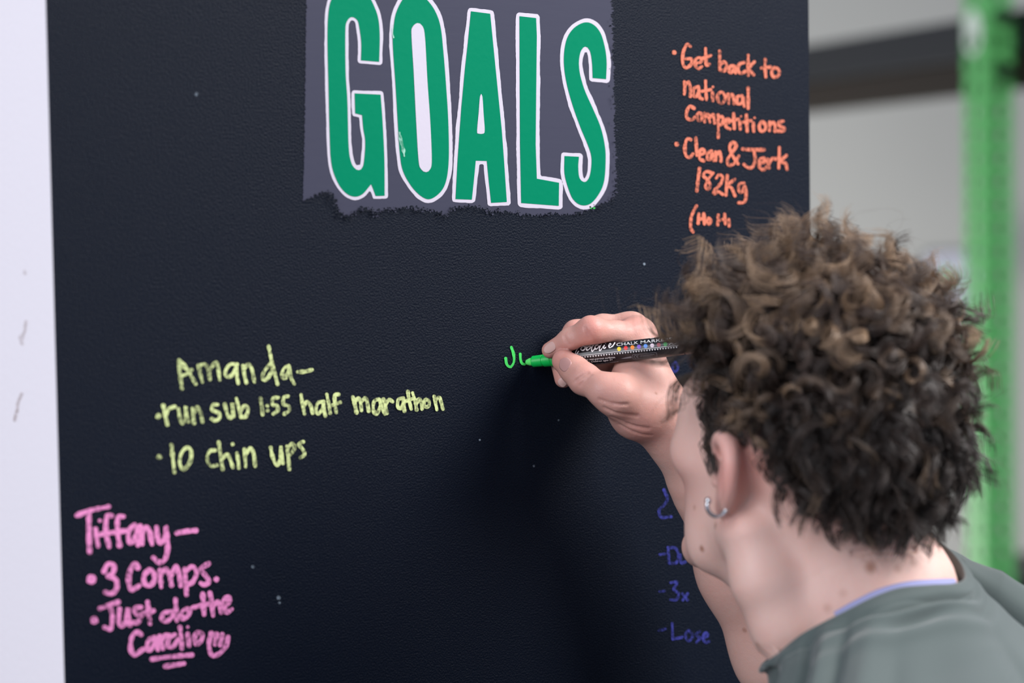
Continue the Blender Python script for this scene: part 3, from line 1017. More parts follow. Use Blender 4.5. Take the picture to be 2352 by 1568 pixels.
# --- hands
def bones(pts, rad, kj=.007, k=.005):
    sub = catmull(pts, .004)
    par = np.concatenate([[0], np.cumsum(np.linalg.norm(np.diff(np.asarray(pts), axis=0), axis=1))])
    sp = np.concatenate([[0], np.cumsum(np.linalg.norm(np.diff(sub, axis=0), axis=1))])
    rr = np.interp(sp / sp[-1], par / par[-1], rad)
    pr = [(Cap(pts[i], pts[i + 1], rad[i], rad[i + 1]), k) for i in range(len(pts) - 1)]
    return pr


def zp(u):
    return 1.85 - 0.4 * (u - 1207) / 3000.0


iM, mM, rM, lM = Q(1466, 770, 1.846), Q(1448, 757, 1.862), Q(1464, 780, 1.877), Q(1484, 815, 1.888)
tM, tC = Q(1416, 908, 1.793), Q(1466, 938, 1.811)
B.chain([WR, iM], [.0205, .0125], .014)
B.chain([WR, mM], [.0205, .0128], .014)
B.chain([Q(1503, 935, 1.842), rM], [.019, .0118], .014)
B.chain([Q(1508, 940, 1.852), lM], [.016, .0108], .014)
B.chain([WR, tC, tM], [.0190, .0160, .0125], .012)
B.chain([tM, Q(1462, 862, 1.838)], [.010, .011], .016)
B.add(Ell(Q(1452, 892, 1.828), (.014, .014, .020)), .012)
B.add(Ell(Q(1456, 948, 1.814), (.0145, .0145, .0145)), .016)
# index
B.group(bones([iM, Q(1412, 765, 1.830), Q(1357, 757, 1.817), Q(1308, 779, 1.824), Q(1263, 804, 1.833)], [.0122, .0088, .0097, .0076, .0062]), .007)
# middle, ring and little finger curl behind the marker
B.group(bones([mM, Q(1385, 752, 1.860), Q(1322, 763, 1.856), Q(1283, 812, 1.8555), Q(1294, 870, 1.846)], [.0122, .0096, .0088, .0078, .0068]), .007)
B.group(bones([rM, Q(1400, 775, 1.876), Q(1345, 795, 1.872), Q(1322, 842, 1.864), Q(1356, 872, 1.849)], [.0115, .0092, .0085, .0076, .0068]), .007)
B.group(bones([lM, Q(1430, 812, 1.884), Q(1388, 830, 1.882), Q(1372, 866, 1.872), Q(1398, 886, 1.857)], [.0105, .0082, .0075, .0068, .0060]), .007)
# thumb
B.group(bones([tM, Q(1382, 893, 1.790), Q(1342, 870, 1.803), Q(1320, 850, 1.812), Q(1295, 829, 1.8205)], [.0128, .0104, .0114, .0102, .0090]), .010)
# left hand, relaxed
ld = (LW - LE) / np.linalg.norm(LW - LE)
lsd = np.cross(ld, Lh); lsd /= np.linalg.norm(lsd)
for i, (o_, L_) in enumerate(((-.027, .080), (-.009, .088), (.009, .083), (.026, .066))):
    k0 = LW + ld * .085 + lsd * o_
    B.chain([LW + ld * .015 + lsd * o_ * .5, k0], [.017, .0115], .014)
    inn = -Lh
    B.group(bones([k0, k0 + ld * L_ * .5, k0 + ld * L_ * .8 + inn * .012, k0 + ld * L_ * .95 + inn * .03], [.0105, .009, .008, .0065]), .006)
B.group(bones([LW + ld * .02 - lsd * .02, LW + ld * .055 - lsd * .045, LW + ld * .085 - lsd * .05], [.015, .011, .008]), .01)

corner = np.array([Q(u, v, z) for u in (1200, 2700) for v in (520, 1568) for z in (1.4, 1.95)])
allp = [corner.min(0) - .02, corner.max(0) + .02]
blo = np.minimum(allp[0], np.minimum(LW - .3, CH - .25))
bhi = np.maximum(allp[1], CH + .3)
def surf(u, v, z0=1.3, z1=2.1):
    """first point of the skin seen at photo position (u, v)"""
    r = ray(u, v); z = z0
    for _ in range(200):
        d = B.eval((CAM + r * z)[None])[0]
        if d < 2e-5: break
        z += d * .8
        if z > z1: break
    return CAM + r * z


# skin creases: wrist, thumb joint, finger joints, nape
CRE = []
for pts_, r_ in (([(1376, 917), (1408, 927), (1442, 928)], .0006), ([(1388, 936), (1422, 950), (1464, 955)], .0008), ([(1404, 957), (1442, 974), (1490, 984)], .0009), ([(1424, 975), (1456, 992), (1496, 1000)], .0006),
                 ([(1320, 877), (1336, 864), (1350, 856)], .0008), ([(1332, 885), (1346, 870), (1357, 862)], .0006), ([(1343, 752), (1348, 764), (1354, 776)], .0006), ([(1296, 772), (1301, 783), (1308, 792)], .0005),
                 ([(1962, 1270), (2010, 1267), (2060, 1264), (2100, 1262)], .0022), ([(1985, 1284), (2040, 1282), (2090, 1278)], .0008)):
    q_ = [surf(*p) for p in pts_]
    for k_ in range(len(q_) - 1):
        if np.linalg.norm(q_[k_] - q_[k_ + 1]) < .06:
            CRE.append(Cap(q_[k_], q_[k_ + 1], r_, r_))
# the skin closes round the marker barrel without entering it
PEN_A, PEN_B = Q(1222, 830, 1.848), Q(1640, 783.5, zp(1640))
pen_cap = Cap(PEN_A, PEN_B, .0058, .0080)
pen_cap2 = Cap(PEN_A + (PEN_B - PEN_A) * .2, PEN_B, .0078, .0078)
CRE_M = [(c_.a + c_.ab / 2, math.sqrt(c_.l2) / 2 + .012) for c_ in CRE]


def body_post(p, d):
    ce = p.mean(0); R_ = np.linalg.norm(p - ce, axis=1).max()
    for c_, (m_, r_) in zip(CRE, CRE_M):
        if np.linalg.norm(ce - m_) < R_ + r_:
            d = -smin(-d, c_(p), .0018)
    if np.linalg.norm(ce - (PEN_A + PEN_B) / 2) < R_ + .10:
        d = -smin(-d, np.minimum(pen_cap(p), pen_cap2(p)), .0025)
    return d


B.post = body_post
bv, bf = mesh_field(B, blo, bhi, 0.0013)
print('body', len(bv), len(bf))
body_me = fast_mesh('person', bv, bf, True)


# --- skin colours: a slightly redder tone where blood shows, moles, stubble where hair grows; hand and forearm darkened against bright light
hl = to_head(bv)


def hair_zone(h):
    """>0 on the part of the scalp that grows hair (head frame, cm)"""
    f, l, u = h[:, 0], np.abs(h[:, 1]), h[:, 2]
    front = 6.2 + (u - 6.0) * -0.15 - np.maximum(f - 0, 0)            # forehead line
    top = np.where(u > 5.0, 7.0 - f + (u - 5) * .35, 0)
    # lower border as a function of f: sideburn, round the ear, nape
    lowb = np.interp(f, [-14, -9.5, -9.1, -8.1, -6.9, -5.5, -4.4, -2.8, -1.0, .6, 1.0, 2.5, 4.0, 4.7, 5.6, 6.4, 7.0], [-1.2, -1.3, -1.5, -1.8, -1.5, -1.0, .5, 2.1, 3.3, 3.4, 1.0, .2, .5, 2.4, 5.2, 6.6, 7.6])
    return np.minimum(u - lowb, 7.4 - f)


hz_ = hair_zone(hl)
col = np.empty((len(bv), 4), np.float32); col[:, 3] = 1
base = np.array([0.75, 0.50, 0.435])
pink = np.array([0.70, 0.30, 0.26])
pale = np.array([0.74, 0.52, 0.43])
red = np.zeros(len(bv))


def spot(c, r, a):
    global red
    red = np.maximum(red, a * np.exp(-((bv - c) ** 2).sum(1) / (r * r)))


for (u, v, z), r, a in (((1357, 750, 1.81), .012, .75), ((1262, 806, 1.833), .013, .75), ((1309, 780, 1.822), .008, .4), ((1447, 748, 1.84), .014, .55), ((1291, 829, 1.82), .014, .8),
                        ((1342, 870, 1.80), .011, .6), ((1294, 870, 1.846), .012, .8), ((1322, 760, 1.85), .012, .6), ((1385, 900, 1.79), .015, .3), ((1470, 1000, 1.80), .02, .35)):
    spot(Q(u, v, z), r, a)
for s in (1, -1):
    spot(hd(-1.2, s * 8.6, 1.0), .026, .85); spot(hd(-.4, s * 7.8, -2.2), .013, .6); spot(hd(6.5, s * 4.5, -2.2), .028, .5)
hand_w = np.clip(1.6 - np.linalg.norm(bv - Q(1420, 850, 1.82), axis=1) / .075, 0, 1)
hand_w = np.maximum(hand_w, np.clip(1.5 - np.linalg.norm(bv - Q(1600, 1150, 1.85), axis=1) / .12, 0, .55))
handc = np.array([.595, .335, .285])  # redder hand skin, also darkened to offset the strong light on it
bcol = base + (handc - base) * hand_w[:, None]
col[:, :3] = bcol + (pink * (1 - .18 * hand_w[:, None]) - bcol) * red[:, None]
brown = np.array([.33, .14, .085])
for u, v, r, a in ((2000, 1302, .0042, .75), (2062, 1305, .003, .35), (2098, 1292, .003, .4), (1643, 1207, .0022, .8), (1612, 1260, .0024, .9), (1595, 1165, .0018, .5),
                   (1710, 1447, .002, .6), (1740, 1480, .002, .7), (1936, 1362, .003, .25), (1900, 1396, .003, .3), (1507, 903, .0012, .7)):
    c = surf(u, v)
    w = a * np.clip(1.4 - np.linalg.norm(bv - c, axis=1) / r, 0, 1)
    col[:, :3] = col[:, :3] * (1 - w[:, None]) + brown * w[:, None]
stub = np.clip((hz_ + .1) / 1.3, 0, 1) * (hl[:, 2] > -10) * (np.abs(hl[:, 1]) < 8.0) * (np.linalg.norm(hl, axis=1) < 16)
eard = np.minimum(np.linalg.norm((hl - [-.6, 8.3, .3]) / [2.0, 1.2, 3.3], axis=1), np.linalg.norm((hl - [-.6, -8.3, .3]) / [2.0, 1.2, 3.3], axis=1))
stub = np.where(eard < 1.0, 0, stub)
hairc = np.array([.040, .028, .022])
col[:, :3] = col[:, :3] * (1 - stub[:, None] * .93) + hairc * stub[:, None] * .93
ca = body_me.color_attributes.new('tone', 'FLOAT_COLOR', 'POINT')
ca.data.foreach_set('color', col.ravel())

m_skin = mat('skin', (.66, .42, .34, 1), .48, .4)
bs = m_skin.node_tree.nodes['Principled BSDF']
at = node(m_skin, 'ShaderNodeAttribute', attribute_name='tone')
bs.inputs['Subsurface Weight'].default_value = .35
bs.inputs['Subsurface Radius'].default_value = (1.0, .36, .2)
bs.inputs['Subsurface Scale'].default_value = .006
tc = node(m_skin, 'ShaderNodeTexCoord')
n1 = node(m_skin, 'ShaderNodeTexNoise'); n1.inputs['Scale'].default_value = 70; n1.inputs['Detail'].default_value = 4
lnk(m_skin, tc.outputs['Object'], n1.inputs['Vector'])
mx = node(m_skin, 'ShaderNodeMix', data_type='RGBA', blend_type='MULTIPLY')
rp = node(m_skin, 'ShaderNodeMapRange')
rp.inputs['From Min'].default_value = .3; rp.inputs['From Max'].default_value = .7
rp.inputs['To Min'].default_value = .0; rp.inputs['To Max'].default_value = .35
lnk(m_skin, n1.outputs['Fac'], rp.inputs['Value'])
lnk(m_skin, rp.outputs[0], mx.inputs['Factor'])
lnk(m_skin, at.outputs['Color'], mx.inputs['A'])
mx.inputs['B'].default_value = (.96, .80, .76, 1)
lnk(m_skin, mx.outputs['Result'], bs.inputs['Base Color'])
v1 = node(m_skin, 'ShaderNodeTexVoronoi'); v1.inputs['Scale'].default_value = 900
lnk(m_skin, tc.outputs['Object'], v1.inputs['Vector'])
n2 = node(m_skin, 'ShaderNodeTexNoise'); n2.inputs['Scale'].default_value = 260; n2.inputs['Detail'].default_value = 4
lnk(m_skin, tc.outputs['Object'], n2.inputs['Vector'])
am = node(m_skin, 'ShaderNodeMath', operation='MULTIPLY_ADD')
lnk(m_skin, v1.outputs['Distance'], am.inputs[0]); am.inputs[1].default_value = .35
lnk(m_skin, n2.outputs['Fac'], am.inputs[2])
bp = node(m_skin, 'ShaderNodeBump'); bp.inputs['Strength'].default_value = .30; bp.inputs['Distance'].default_value = .0007
lnk(m_skin, am.outputs[0], bp.inputs['Height'])
lnk(m_skin, bp.outputs[0], bs.inputs['Normal'])

person = obj('person', body_me, m_skin)
tag(person, 'curly-haired person in a grey-green shirt, seen from behind, writing on the black wall', 'person')

# --- eyes
m_eye = mat('eye_white', (.8, .78, .75, 1), .15, .5)
m_iris = mat('iris', (.10, .06, .03, 1), .15, .5)
for s in (1, -1):
    bm = bmesh.new(); bmesh.ops.create_uvsphere(bm, u_segments=24, v_segments=16, radius=.0118)
    bm.transform(Matrix.Translation(Vector(hd(7.6, s * 3.2, 1.15))))
    e = obj('eye', bm, m_eye, person); e.data.shade_smooth()
    bm = bmesh.new(); bmesh.ops.create_uvsphere(bm, u_segments=20, v_segments=12, radius=.0058)
    bm.transform(Matrix.Translation(Vector(hd(8.3, s * 3.15, 1.2))))
    e2 = obj('iris', bm, m_iris, e); e2.data.shade_smooth()


# --- fingernails
m_nail = mat('fingernail', (.66, .42, .38, 1), .28, .5)
m_nail.node_tree.nodes['Principled BSDF'].inputs['Subsurface Weight'].default_value = .2
m_nail.node_tree.nodes['Principled BSDF'].inputs['Subsurface Scale'].default_value = .003


def nail(c_uv, tip_uv, length, width, lift=.0004, mm=m_nail):
    c = surf(*c_uv); tpt = surf(*tip_uv)
    t = tpt - c
    n = B.normal(c[None])[0]
    t -= n * (t @ n); t /= np.linalg.norm(t)
    w = np.cross(n, t)
    rows_, cols_ = 14, 11
    top = []
    for i in range(rows_ + 1):
        e_ = .5 - .5 * math.cos(math.pi * i / rows_)
        y = (e_ - .5) * length
        for j in range(cols_ + 1):
            a_ = (j / cols_ - .5) * 2
            wid = width * .5 * (1 - abs(2 * e_ - 1) ** 3.0 * .9995) ** .5
            top.append(c + t * y + w * a_ * wid)
    top = np.array(top)
    base_ = B.project(top, None, 3)
    nn_ = B.normal(base_)
    outer = base_ + nn_ * lift
    inner = base_ - nn_ * .0004
    # free edge stands proud of the pulp
    e_ = np.repeat(np.linspace(0, 1, rows_ + 1), cols_ + 1)
    outer += (t * .0008)[None] * np.clip((e_ - .8) / .2, 0, 1)[:, None]
    V = np.vstack([outer, inner]); n0 = len(outer)
    fs = []
    w1 = cols_ + 1
    for i in range(rows_):
        for j in range(cols_):
            a_ = i * w1 + j
            fs.append((a_, a_ + 1, a_ + w1 + 1, a_ + w1))
    bd = [j for j in range(w1)] + [i * w1 + cols_ for i in range(1, rows_ + 1)] + [rows_ * w1 + j for j in range(cols_ - 1, -1, -1)] + [i * w1 for i in range(rows_ - 1, 0, -1)]
    for k in range(len(bd)):
        a_, b_ = bd[k], bd[(k + 1) % len(bd)]
        fs.append((b_, a_, a_ + n0, b_ + n0))
    o = obj('fingernail', fast_mesh('fingernail', V, fs, True), mm, person)
    return o


m_nail2 = mat('thumbnail', (.50, .27, .25, 1), .3, .5)
nail((1263, 798), (1252, 806), .0105, .0085)
nail((1297, 836), (1284, 823), .0115, .0112, .0004, m_nail2)
nail((1292, 878), (1293, 888), .007, .008)

# --- hoop earring through the left lobe
m_silver = mat('silver', (.75, .75, .78, 1), .18, .5, Metallic=1.0)
ec = Q(1647, 1160, HZ - .0575)
bm = bmesh.new()
N_, K_ = 40, 12
tr, ts = .0072, .0014
ex_ = RIGHT * .93 + UP * .05 + FWD * .35; ex_ /= np.linalg.norm(ex_)
ey_ = UP - ex_ * (UP @ ex_); ey_ /= np.linalg.norm(ey_)
ez_ = np.cross(ex_, ey_)
vs = []
A0, A1 = math.radians(150), math.radians(392)
for i in range(N_ + 1):
    a_ = A0 + (A1 - A0) * i / N_
    d_ = ex_ * math.cos(a_) + ey_ * math.sin(a_)
    vs.append([bm.verts.new(ec + d_ * tr + (d_ * math.cos(b_) + ez_ * math.sin(b_)) * ts) for b_ in [2 * math.pi * k / K_ for k in range(K_)]])
for i in range(N_):
    for k in range(K_):
        bm.faces.new((vs[i][k], vs[i][(k + 1) % K_], vs[i + 1][(k + 1) % K_], vs[i + 1][k]))
bm.faces.new(list(reversed(vs[0]))); bm.faces.new(vs[-1])
ring = obj('hoop_earring', bm, m_silver, person); ring.data.shade_smooth()
for a_ in (A0, A1):
    bm = bmesh.new(); bmesh.ops.create_uvsphere(bm, u_segments=16, v_segments=10, radius=.0023)
    bm.transform(Matrix.Translation(Vector(ec + (ex_ * math.cos(a_) + ey_ * math.sin(a_)) * tr)))
    o = obj('bead', bm, m_silver, ring); o.data.shade_smooth()

# ------------------------------------------------------------------ the marker
P0 = Q(1207, 832, 1.85)
P1 = Q(1640, 783.5, zp(1640))
PD = (P1 - P0); PLEN = np.linalg.norm(PD); PD = PD / PLEN
PX = np.cross(PD, UP); PX /= np.linalg.norm(PX)
PY = np.cross(PX, PD)
m_nibm = mat('green_nib', srgb(96, 226, 110), .6, .3)
m_pgreen = mat('green_plastic', srgb(10, 182, 78), .35, .5)
m_barrel = mat('black_barrel', srgb(18, 20, 27), .26, .5)
m_lblw = mat('white_print', srgb(238, 238, 240), .4, .4)
m_lblg = mat('grey_print', srgb(120, 122, 130), .4, .4)


def lathe(prof, seg=48):
    V, F = [], []
    for s_, r_ in prof:
        for k in range(seg):
            a_ = 2 * math.pi * k / seg
            V.append(P0 + PD * s_ + (PX * math.cos(a_) + PY * math.sin(a_)) * r_)
    for i in range(len(prof) - 1):
        for k in range(seg):
            k2 = (k + 1) % seg
            F.append((i * seg + k, i * seg + k2, (i + 1) * seg + k2, (i + 1) * seg + k))
    me = fast_mesh('lathe', V, F)
    me.shade_smooth()
    me.set_sharp_from_angle(angle=math.radians(35))
    return me


px = 1 / 3000 * math.hypot(1, .4)
mk = empty('chalk_marker', tuple(P0), 'black chalk marker with green tip held in the hand, touching the wall', 'marker')
obj('nib', lathe([(0, .0005), (.0008, .0018), (.0035, .0029), (.0062, .0031), (.0065, .0005)]), m_nibm, mk)
BR = .00775
g0 = .0058
obj('collar', lathe([(g0, .001), (g0, .0038), (g0 + .0006, .0043), (g0 + .0082, .0045), (g0 + .0085, .0041), (g0 + .0092, .0041), (g0 + .0096, .0050), (g0 + .0155, .0052), (g0 + .0160, .0048),
                     (g0 + .0165, .0048), (g0 + .0168, .0056), (g0 + .022, .0059), (g0 + .0225, .0050), (g0 + .030, .0050)]), m_pgreen, mk)
b0 = g0 + .0225
barrel = obj('barrel', lathe([(b0, .004), (b0, .0070), (b0 + .0006, BR), (.128, BR), (.1288, BR - .0005), (.1288, .0068), (.1292, .0068), (.1292, BR - .0005), (.1298, BR), (PLEN - .001, BR), (PLEN, BR - .001), (PLEN, .0005)]), m_barrel, mk)


def on_barrel(u, v, off=.00012):
    r = ray(u, v); r = r / np.linalg.norm(r)
    o_ = CAM - P0
    od, rd = o_ - PD * (o_ @ PD), r - PD * (r @ PD)
    a_, b_, c_ = rd @ rd, 2 * od @ rd, od @ od - (BR + off) ** 2
    D_ = b_ * b_ - 4 * a_ * c_
    if D_ < 0: return None
    return CAM + r * ((-b_ - math.sqrt(D_)) / (2 * a_))


def print_on(name, shapes, material, off=.00012, org=(1230, 710), sc=6.72):
    V, F = [], []
    for v, f in shapes:
        P = [on_barrel(org[0] + p[0] / sc, org[1] + p[1] / sc, off) for p in v]
        b = len(V)
        m_ = {}
        for i, p in enumerate(P):
            if p is not None:
                m_[i] = len(V); V.append(tuple(p))
        F += [tuple(m_[k] for k in t) for t in f if all(k in m_ for k in t)]
    me = bpy.data.meshes.new(name)
    me.from_pydata(V, [], F); me.update()
    return obj(name, me, material, barrel)


def text2d(s, size=1.0):
    cu = bpy.data.curves.new('t', 'FONT'); cu.body = s; cu.size = size; cu.resolution_u = 3
    cu.offset = 0.0
    o = bpy.data.objects.new('t', cu); COL.objects.link(o)
    dg = bpy.context.evaluated_depsgraph_get(); dg.update()
    me = bpy.data.meshes.new_from_object(o.evaluated_get(dg))
    bt = bmesh.new(); bt.from_mesh(me); bmesh.ops.triangulate(bt, faces=bt.faces); bt.to_mesh(me); bt.free()
    v = np.array([(p.co.x, p.co.y) for p in me.vertices]); f = [tuple(p.vertices) for p in me.polygons]
    bpy.data.objects.remove(o); bpy.data.curves.remove(cu); bpy.data.meshes.remove(me)
    return v, f


def line_text(s, a, b, height):
    """text laid from crop point a to b (baseline), letter height in crop pixels"""
    v, f = text2d(s)
    w = v[:, 0].max() - v[:, 0].min()
    x = (v[:, 0] - v[:, 0].min()) / w
    hgt = v[:, 1] / .69
    A_, B_ = np.array(a, float), np.array(b, float)
    d = B_ - A_
    return A_ + x[:, None] * d + hgt[:, None] * np.array([-0.02, -1.0]) * height, f


def script(strokes, w):
    out = []
    for st in strokes:
        out.append(ribbon2d(st, w, 6, .25))
    return out


print_on('brand_script', script([[(702, 560), (658, 598), (622, 655), (618, 697), (640, 684), (664, 648)], [(722, 580), (700, 610), (717, 635), (755, 620), (765, 577), (735, 566), (765, 585), (800, 590)],
                                 [(842, 570), (792, 590), (788, 625), (815, 625), (858, 582)], [(908, 530), (868, 598), (874, 652), (897, 630), (925, 600)],
                                 [(962, 546), (922, 570), (917, 610), (945, 612), (983, 567)], [(1032, 520), (988, 590), (991, 637), (1017, 615), (1045, 575)],
                                 [(1062, 556), (1047, 590), (1060, 605), (1085, 585)], [(1078, 525), (1084, 530)], [(1130, 578), (1165, 542), (1150, 527), (1130, 560), (1143, 592), (1190, 567), (1225, 515)]], 15), m_lblw)
print_on('brand_script', script([[(1268, 494), (1292, 497), (1322, 478), (1342, 440)], [(1402, 474), (1427, 479), (1452, 460), (1472, 430)], [(1542, 446), (1592, 460), (1642, 452), (1687, 430), (1692, 405)],
                                 [(1747, 440), (1792, 446), (1842, 432), (1852, 405)]], 8), m_lblw)
print_on('brand_script', script([[(468, 660), (488, 672), (478, 690)], [(500, 655), (506, 680)], [(535, 655), (515, 672), (530, 682), (545, 668), (535, 655)]], 8), m_lblw)
print_on('product_text', [line_text('CHALK', (1250, 568), (1585, 535), 44), line_text('MARKERS', (1622, 530), (2110, 478), 44)], m_lblw)
for c, (r_, g_, b_) in zip([(1290, 612), (1393, 598), (1496, 588), (1597, 578), (1698, 567), (1800, 558), (1902, 549), (2004, 540)],
                           [(250, 222, 20), (238, 40, 40), (250, 140, 20), (134, 92, 220), (96, 156, 240), (226, 208, 220), (150, 60, 70), (30, 150, 70)]):
    print_on('colour_dot', [dot2d(c, 31, 28, 0)], mat('dot_print', srgb(r_, g_, b_), .4, .4))
print_on('printed_line', [ribbon2d([(600, 727), (1250, 657), (2200, 556)], 7, 20, 0)], m_lblw)
print_on('printed_line', [ribbon2d([(600, 690), (1250, 620), (2200, 519)], 3, 20, 0)], m_lblg)
tri = []
for i in range(38):
    x = 640 + i * 41.5
    y = 741 - (x - 640) * .1075
    tri.append((np.array([(x - 15, y), (x + 15, y - 3.2), (x + 2, y + 25)]), [(0, 1, 2)]))
print_on('printed_bunting', tri, m_lblw)
print_on('small_print', [line_text('For use on non-porous surfaces.', (610, 806), (1235, 752), 27), line_text('Suitable for Children ages 3+', (620, 845), (1190, 790), 25)], m_lblw)
# lines too small to read in the photo: rows of short ticks
def ticks(a, b, n, w):
    a, b = np.array(a, float), np.array(b, float)
    return [ribbon2d([a + (b - a) * (i / n), a + (b - a) * ((i + .62) / n)], w, 4, .3) for i in range(n)]
print_on('fine_print', ticks((790, 862), (1280, 806), 26, 9), m_lblg)
rr_ = []
bx0, by0, bx1, by1 = 1500, 706, 1868, 668
rr_.append(ribbon2d([(1508, 703), (1680, 685), (1850, 668), (1870, 690), (1874, 722), (1860, 735), (1690, 752), (1525, 768), (1502, 755), (1497, 720), (1508, 703)], 5, 10, 0))
print_on('printed_frame', rr_, m_lblg)
print_on('safety_mark', [ribbon2d([(1552, 712), (1527, 722), (1522, 740), (1548, 755)], 6, 5, 0), ribbon2d([(1590, 706), (1567, 716), (1562, 736), (1588, 750)], 6, 5, 0), ribbon2d([(1565, 732), (1585, 729)], 5, 5, 0), *ticks((1610, 716), (1840, 693), 18, 6), *ticks((1612, 735), (1810, 715), 15, 6)], m_lblg)
print_on('nib_drawing', [(np.array([(1312, 764), (1392, 742), (1480, 724), (1486, 752), (1400, 761)]), [(0, 1, 4), (1, 2, 3, 4)])], m_lblg)
print_on('signature', script([[(2062, 548), (2100, 520), (2120, 545), (2170, 525)], [(2055, 572), (2140, 562)]], 6), m_lblw)

# ------------------------------------------------------------------ clothes
m_shirt = mat('shirt_cotton', srgb(78, 88, 87), .85, .2)
n_, bp2 = bump(m_shirt, 700, .25, .0006, 2)
bS = m_shirt.node_tree.nodes['Principled BSDF']
bS.inputs['Sheen Weight'].default_value = .25
RIM = [(1757, 1521, 1.605), (1792, 1497, 1.588), (1838, 1459, 1.580), (1890, 1430, 1.578), (1945, 1402, 1.578), (2005, 1372, 1.583), (2065, 1351, 1.592), (2135, 1344, 1.600), (2190, 1341, 1.612), (2216, 1328, 1.632),
       (2208, 1296, 1.662), (2176, 1259, 1.695), (2138, 1241, 1.72), (2060, 1270, 1.745), (1970, 1340, 1.755), (1880, 1420, 1.745), (1800, 1490, 1.70), (1762, 1515, 1.65)]
R_B = [(1782, 1600, 1.60), (1796, 1600, 1.56), (1822, 1600, 1.535), (1870, 1600, 1.515), (1930, 1600, 1.50), (2000, 1580, 1.50), (2080, 1560, 1.51), (2170, 1540, 1.53), (2260, 1520, 1.55), (2310, 1490, 1.58),
       (2330, 1440, 1.63), (2302, 1348, 1.70), (2280, 1312, 1.76), (2200, 1330, 1.82), (2080, 1450, 1.83), (1950, 1560, 1.81), (1850, 1620, 1.74), (1800, 1620, 1.67)]
R_C = [(1800, 1760, 1.60), (1760, 1760, 1.53), (1740, 1760, 1.49), (1790, 1760, 1.455), (1880, 1760, 1.43), (1990, 1740, 1.43), (2110, 1720, 1.44), (2240, 1700, 1.46), (2360, 1680, 1.49), (2430, 1640, 1.53),
       (2450, 1560, 1.60), (2440, 1440, 1.70), (2430, 1405, 1.79), (2340, 1440, 1.86), (2160, 1600, 1.87), (2000, 1700, 1.84), (1880, 1760, 1.76), (1830, 1770, 1.68)]
NA = 480
def ring_of(L):
    P = np.array([Q(*p) for p in L])
    P = np.vstack([P, P[:1]])
    c = catmull(P, .002)
    # resample by control index so that the rings stay aligned
    par = np.concatenate([[0], np.cumsum(np.linalg.norm(np.diff(c, axis=0), axis=1))])
    cid = np.array([np.argmin(np.linalg.norm(c - p, axis=1)) for p in P[:-1]] + [len(c) - 1])
    k = np.linspace(0, len(L), NA, endpoint=False)
    s_ = np.interp(k, np.arange(len(L) + 1), par[cid])
    return np.stack([np.interp(s_, par, c[:, a]) for a in range(3)], 1)
r0, rB, rC = ring_of(RIM), ring_of(R_B), ring_of(R_C)
def smooth_ring(r, n):
    for _ in range(n):
        r = (np.roll(r, 1, 0) + 2 * r + np.roll(r, -1, 0)) / 4
    return r
rB, rC = smooth_ring(rB, 30), smooth_ring(rC, 60)
rcent = r0.mean(0)
cC = rC.mean(0)
hipz = .86
rD = np.array([cC[0], cC[1], 0]) + (rC - cC) * [.80, .80, 0] + [0, 0, cC[2] - .20] - Fh * .02 + (rC - cC) * [0, 0, .30]
rE = np.array([cC[0], cC[1], 0]) + (rC - cC) * [.72, .72, 0] + [0, 0, hipz + .22] - Fh * .05
rF = np.array([cC[0], cC[1], 0]) + (rC - cC) * [.86, .86, 0] + [0, 0, hipz - .06] - Fh * .07
inw = rcent - r0; inw /= np.linalg.norm(inw, axis=1)[:, None]
rI = r0 + inw * .004 - ZUP * .024
rI2 = r0 + inw * .0016 - ZUP * .004
rO = r0 - inw * .0045 - ZUP * .0035
rA = r0 * .66 + rB * .34
ctrl = [rI, rI2, r0 + ZUP * .0005, rO, rA, rB, rC, rD, rE, rF]
steps = [4, 3, 3, 26, 30, 34, 14, 8, 8]
rows_, tpar = [], []
for i_ in range(len(ctrl) - 1):
    a_ = ctrl[max(0, i_ - 1)]; b_ = ctrl[i_]; c_ = ctrl[i_ + 1]; d_ = ctrl[min(len(ctrl) - 1, i_ + 2)]
    # finite-difference tangents scaled to the segment (uneven spacing)
    seg = np.linalg.norm(c_ - b_, axis=1)[:, None]
    l0 = np.linalg.norm(b_ - a_, axis=1)[:, None] + 1e-6; l2 = np.linalg.norm(d_ - c_, axis=1)[:, None] + 1e-6
    m0 = ((b_ - a_) / l0 * seg + (c_ - b_) * l0 / seg * 1.0) / (l0 + seg) * seg if i_ else (c_ - b_)
    m1 = ((c_ - b_) / seg * l2 + (d_ - c_) / l2 * seg) / (l2 + seg) * seg if i_ < len(ctrl) - 2 else (c_ - b_)
    m0 = ((b_ - a_) / l0 * seg + (c_ - b_) / seg * l0) / (l0 + seg) * seg if i_ else (c_ - b_)
    for t in np.linspace(0, 1, steps[i_], endpoint=False):
        h00, h10, h01, h11 = 2*t**3-3*t*t+1, t**3-2*t*t+t, -2*t**3+3*t*t, t**3-t*t
        rows_.append(b_ * h00 + m0 * h10 + c_ * h01 + m1 * h11); tpar.append(i_ + t)
rows_.append(ctrl[-1]); tpar.append(len(ctrl) - 1)
Gd = np.array(rows_); NR = len(Gd)
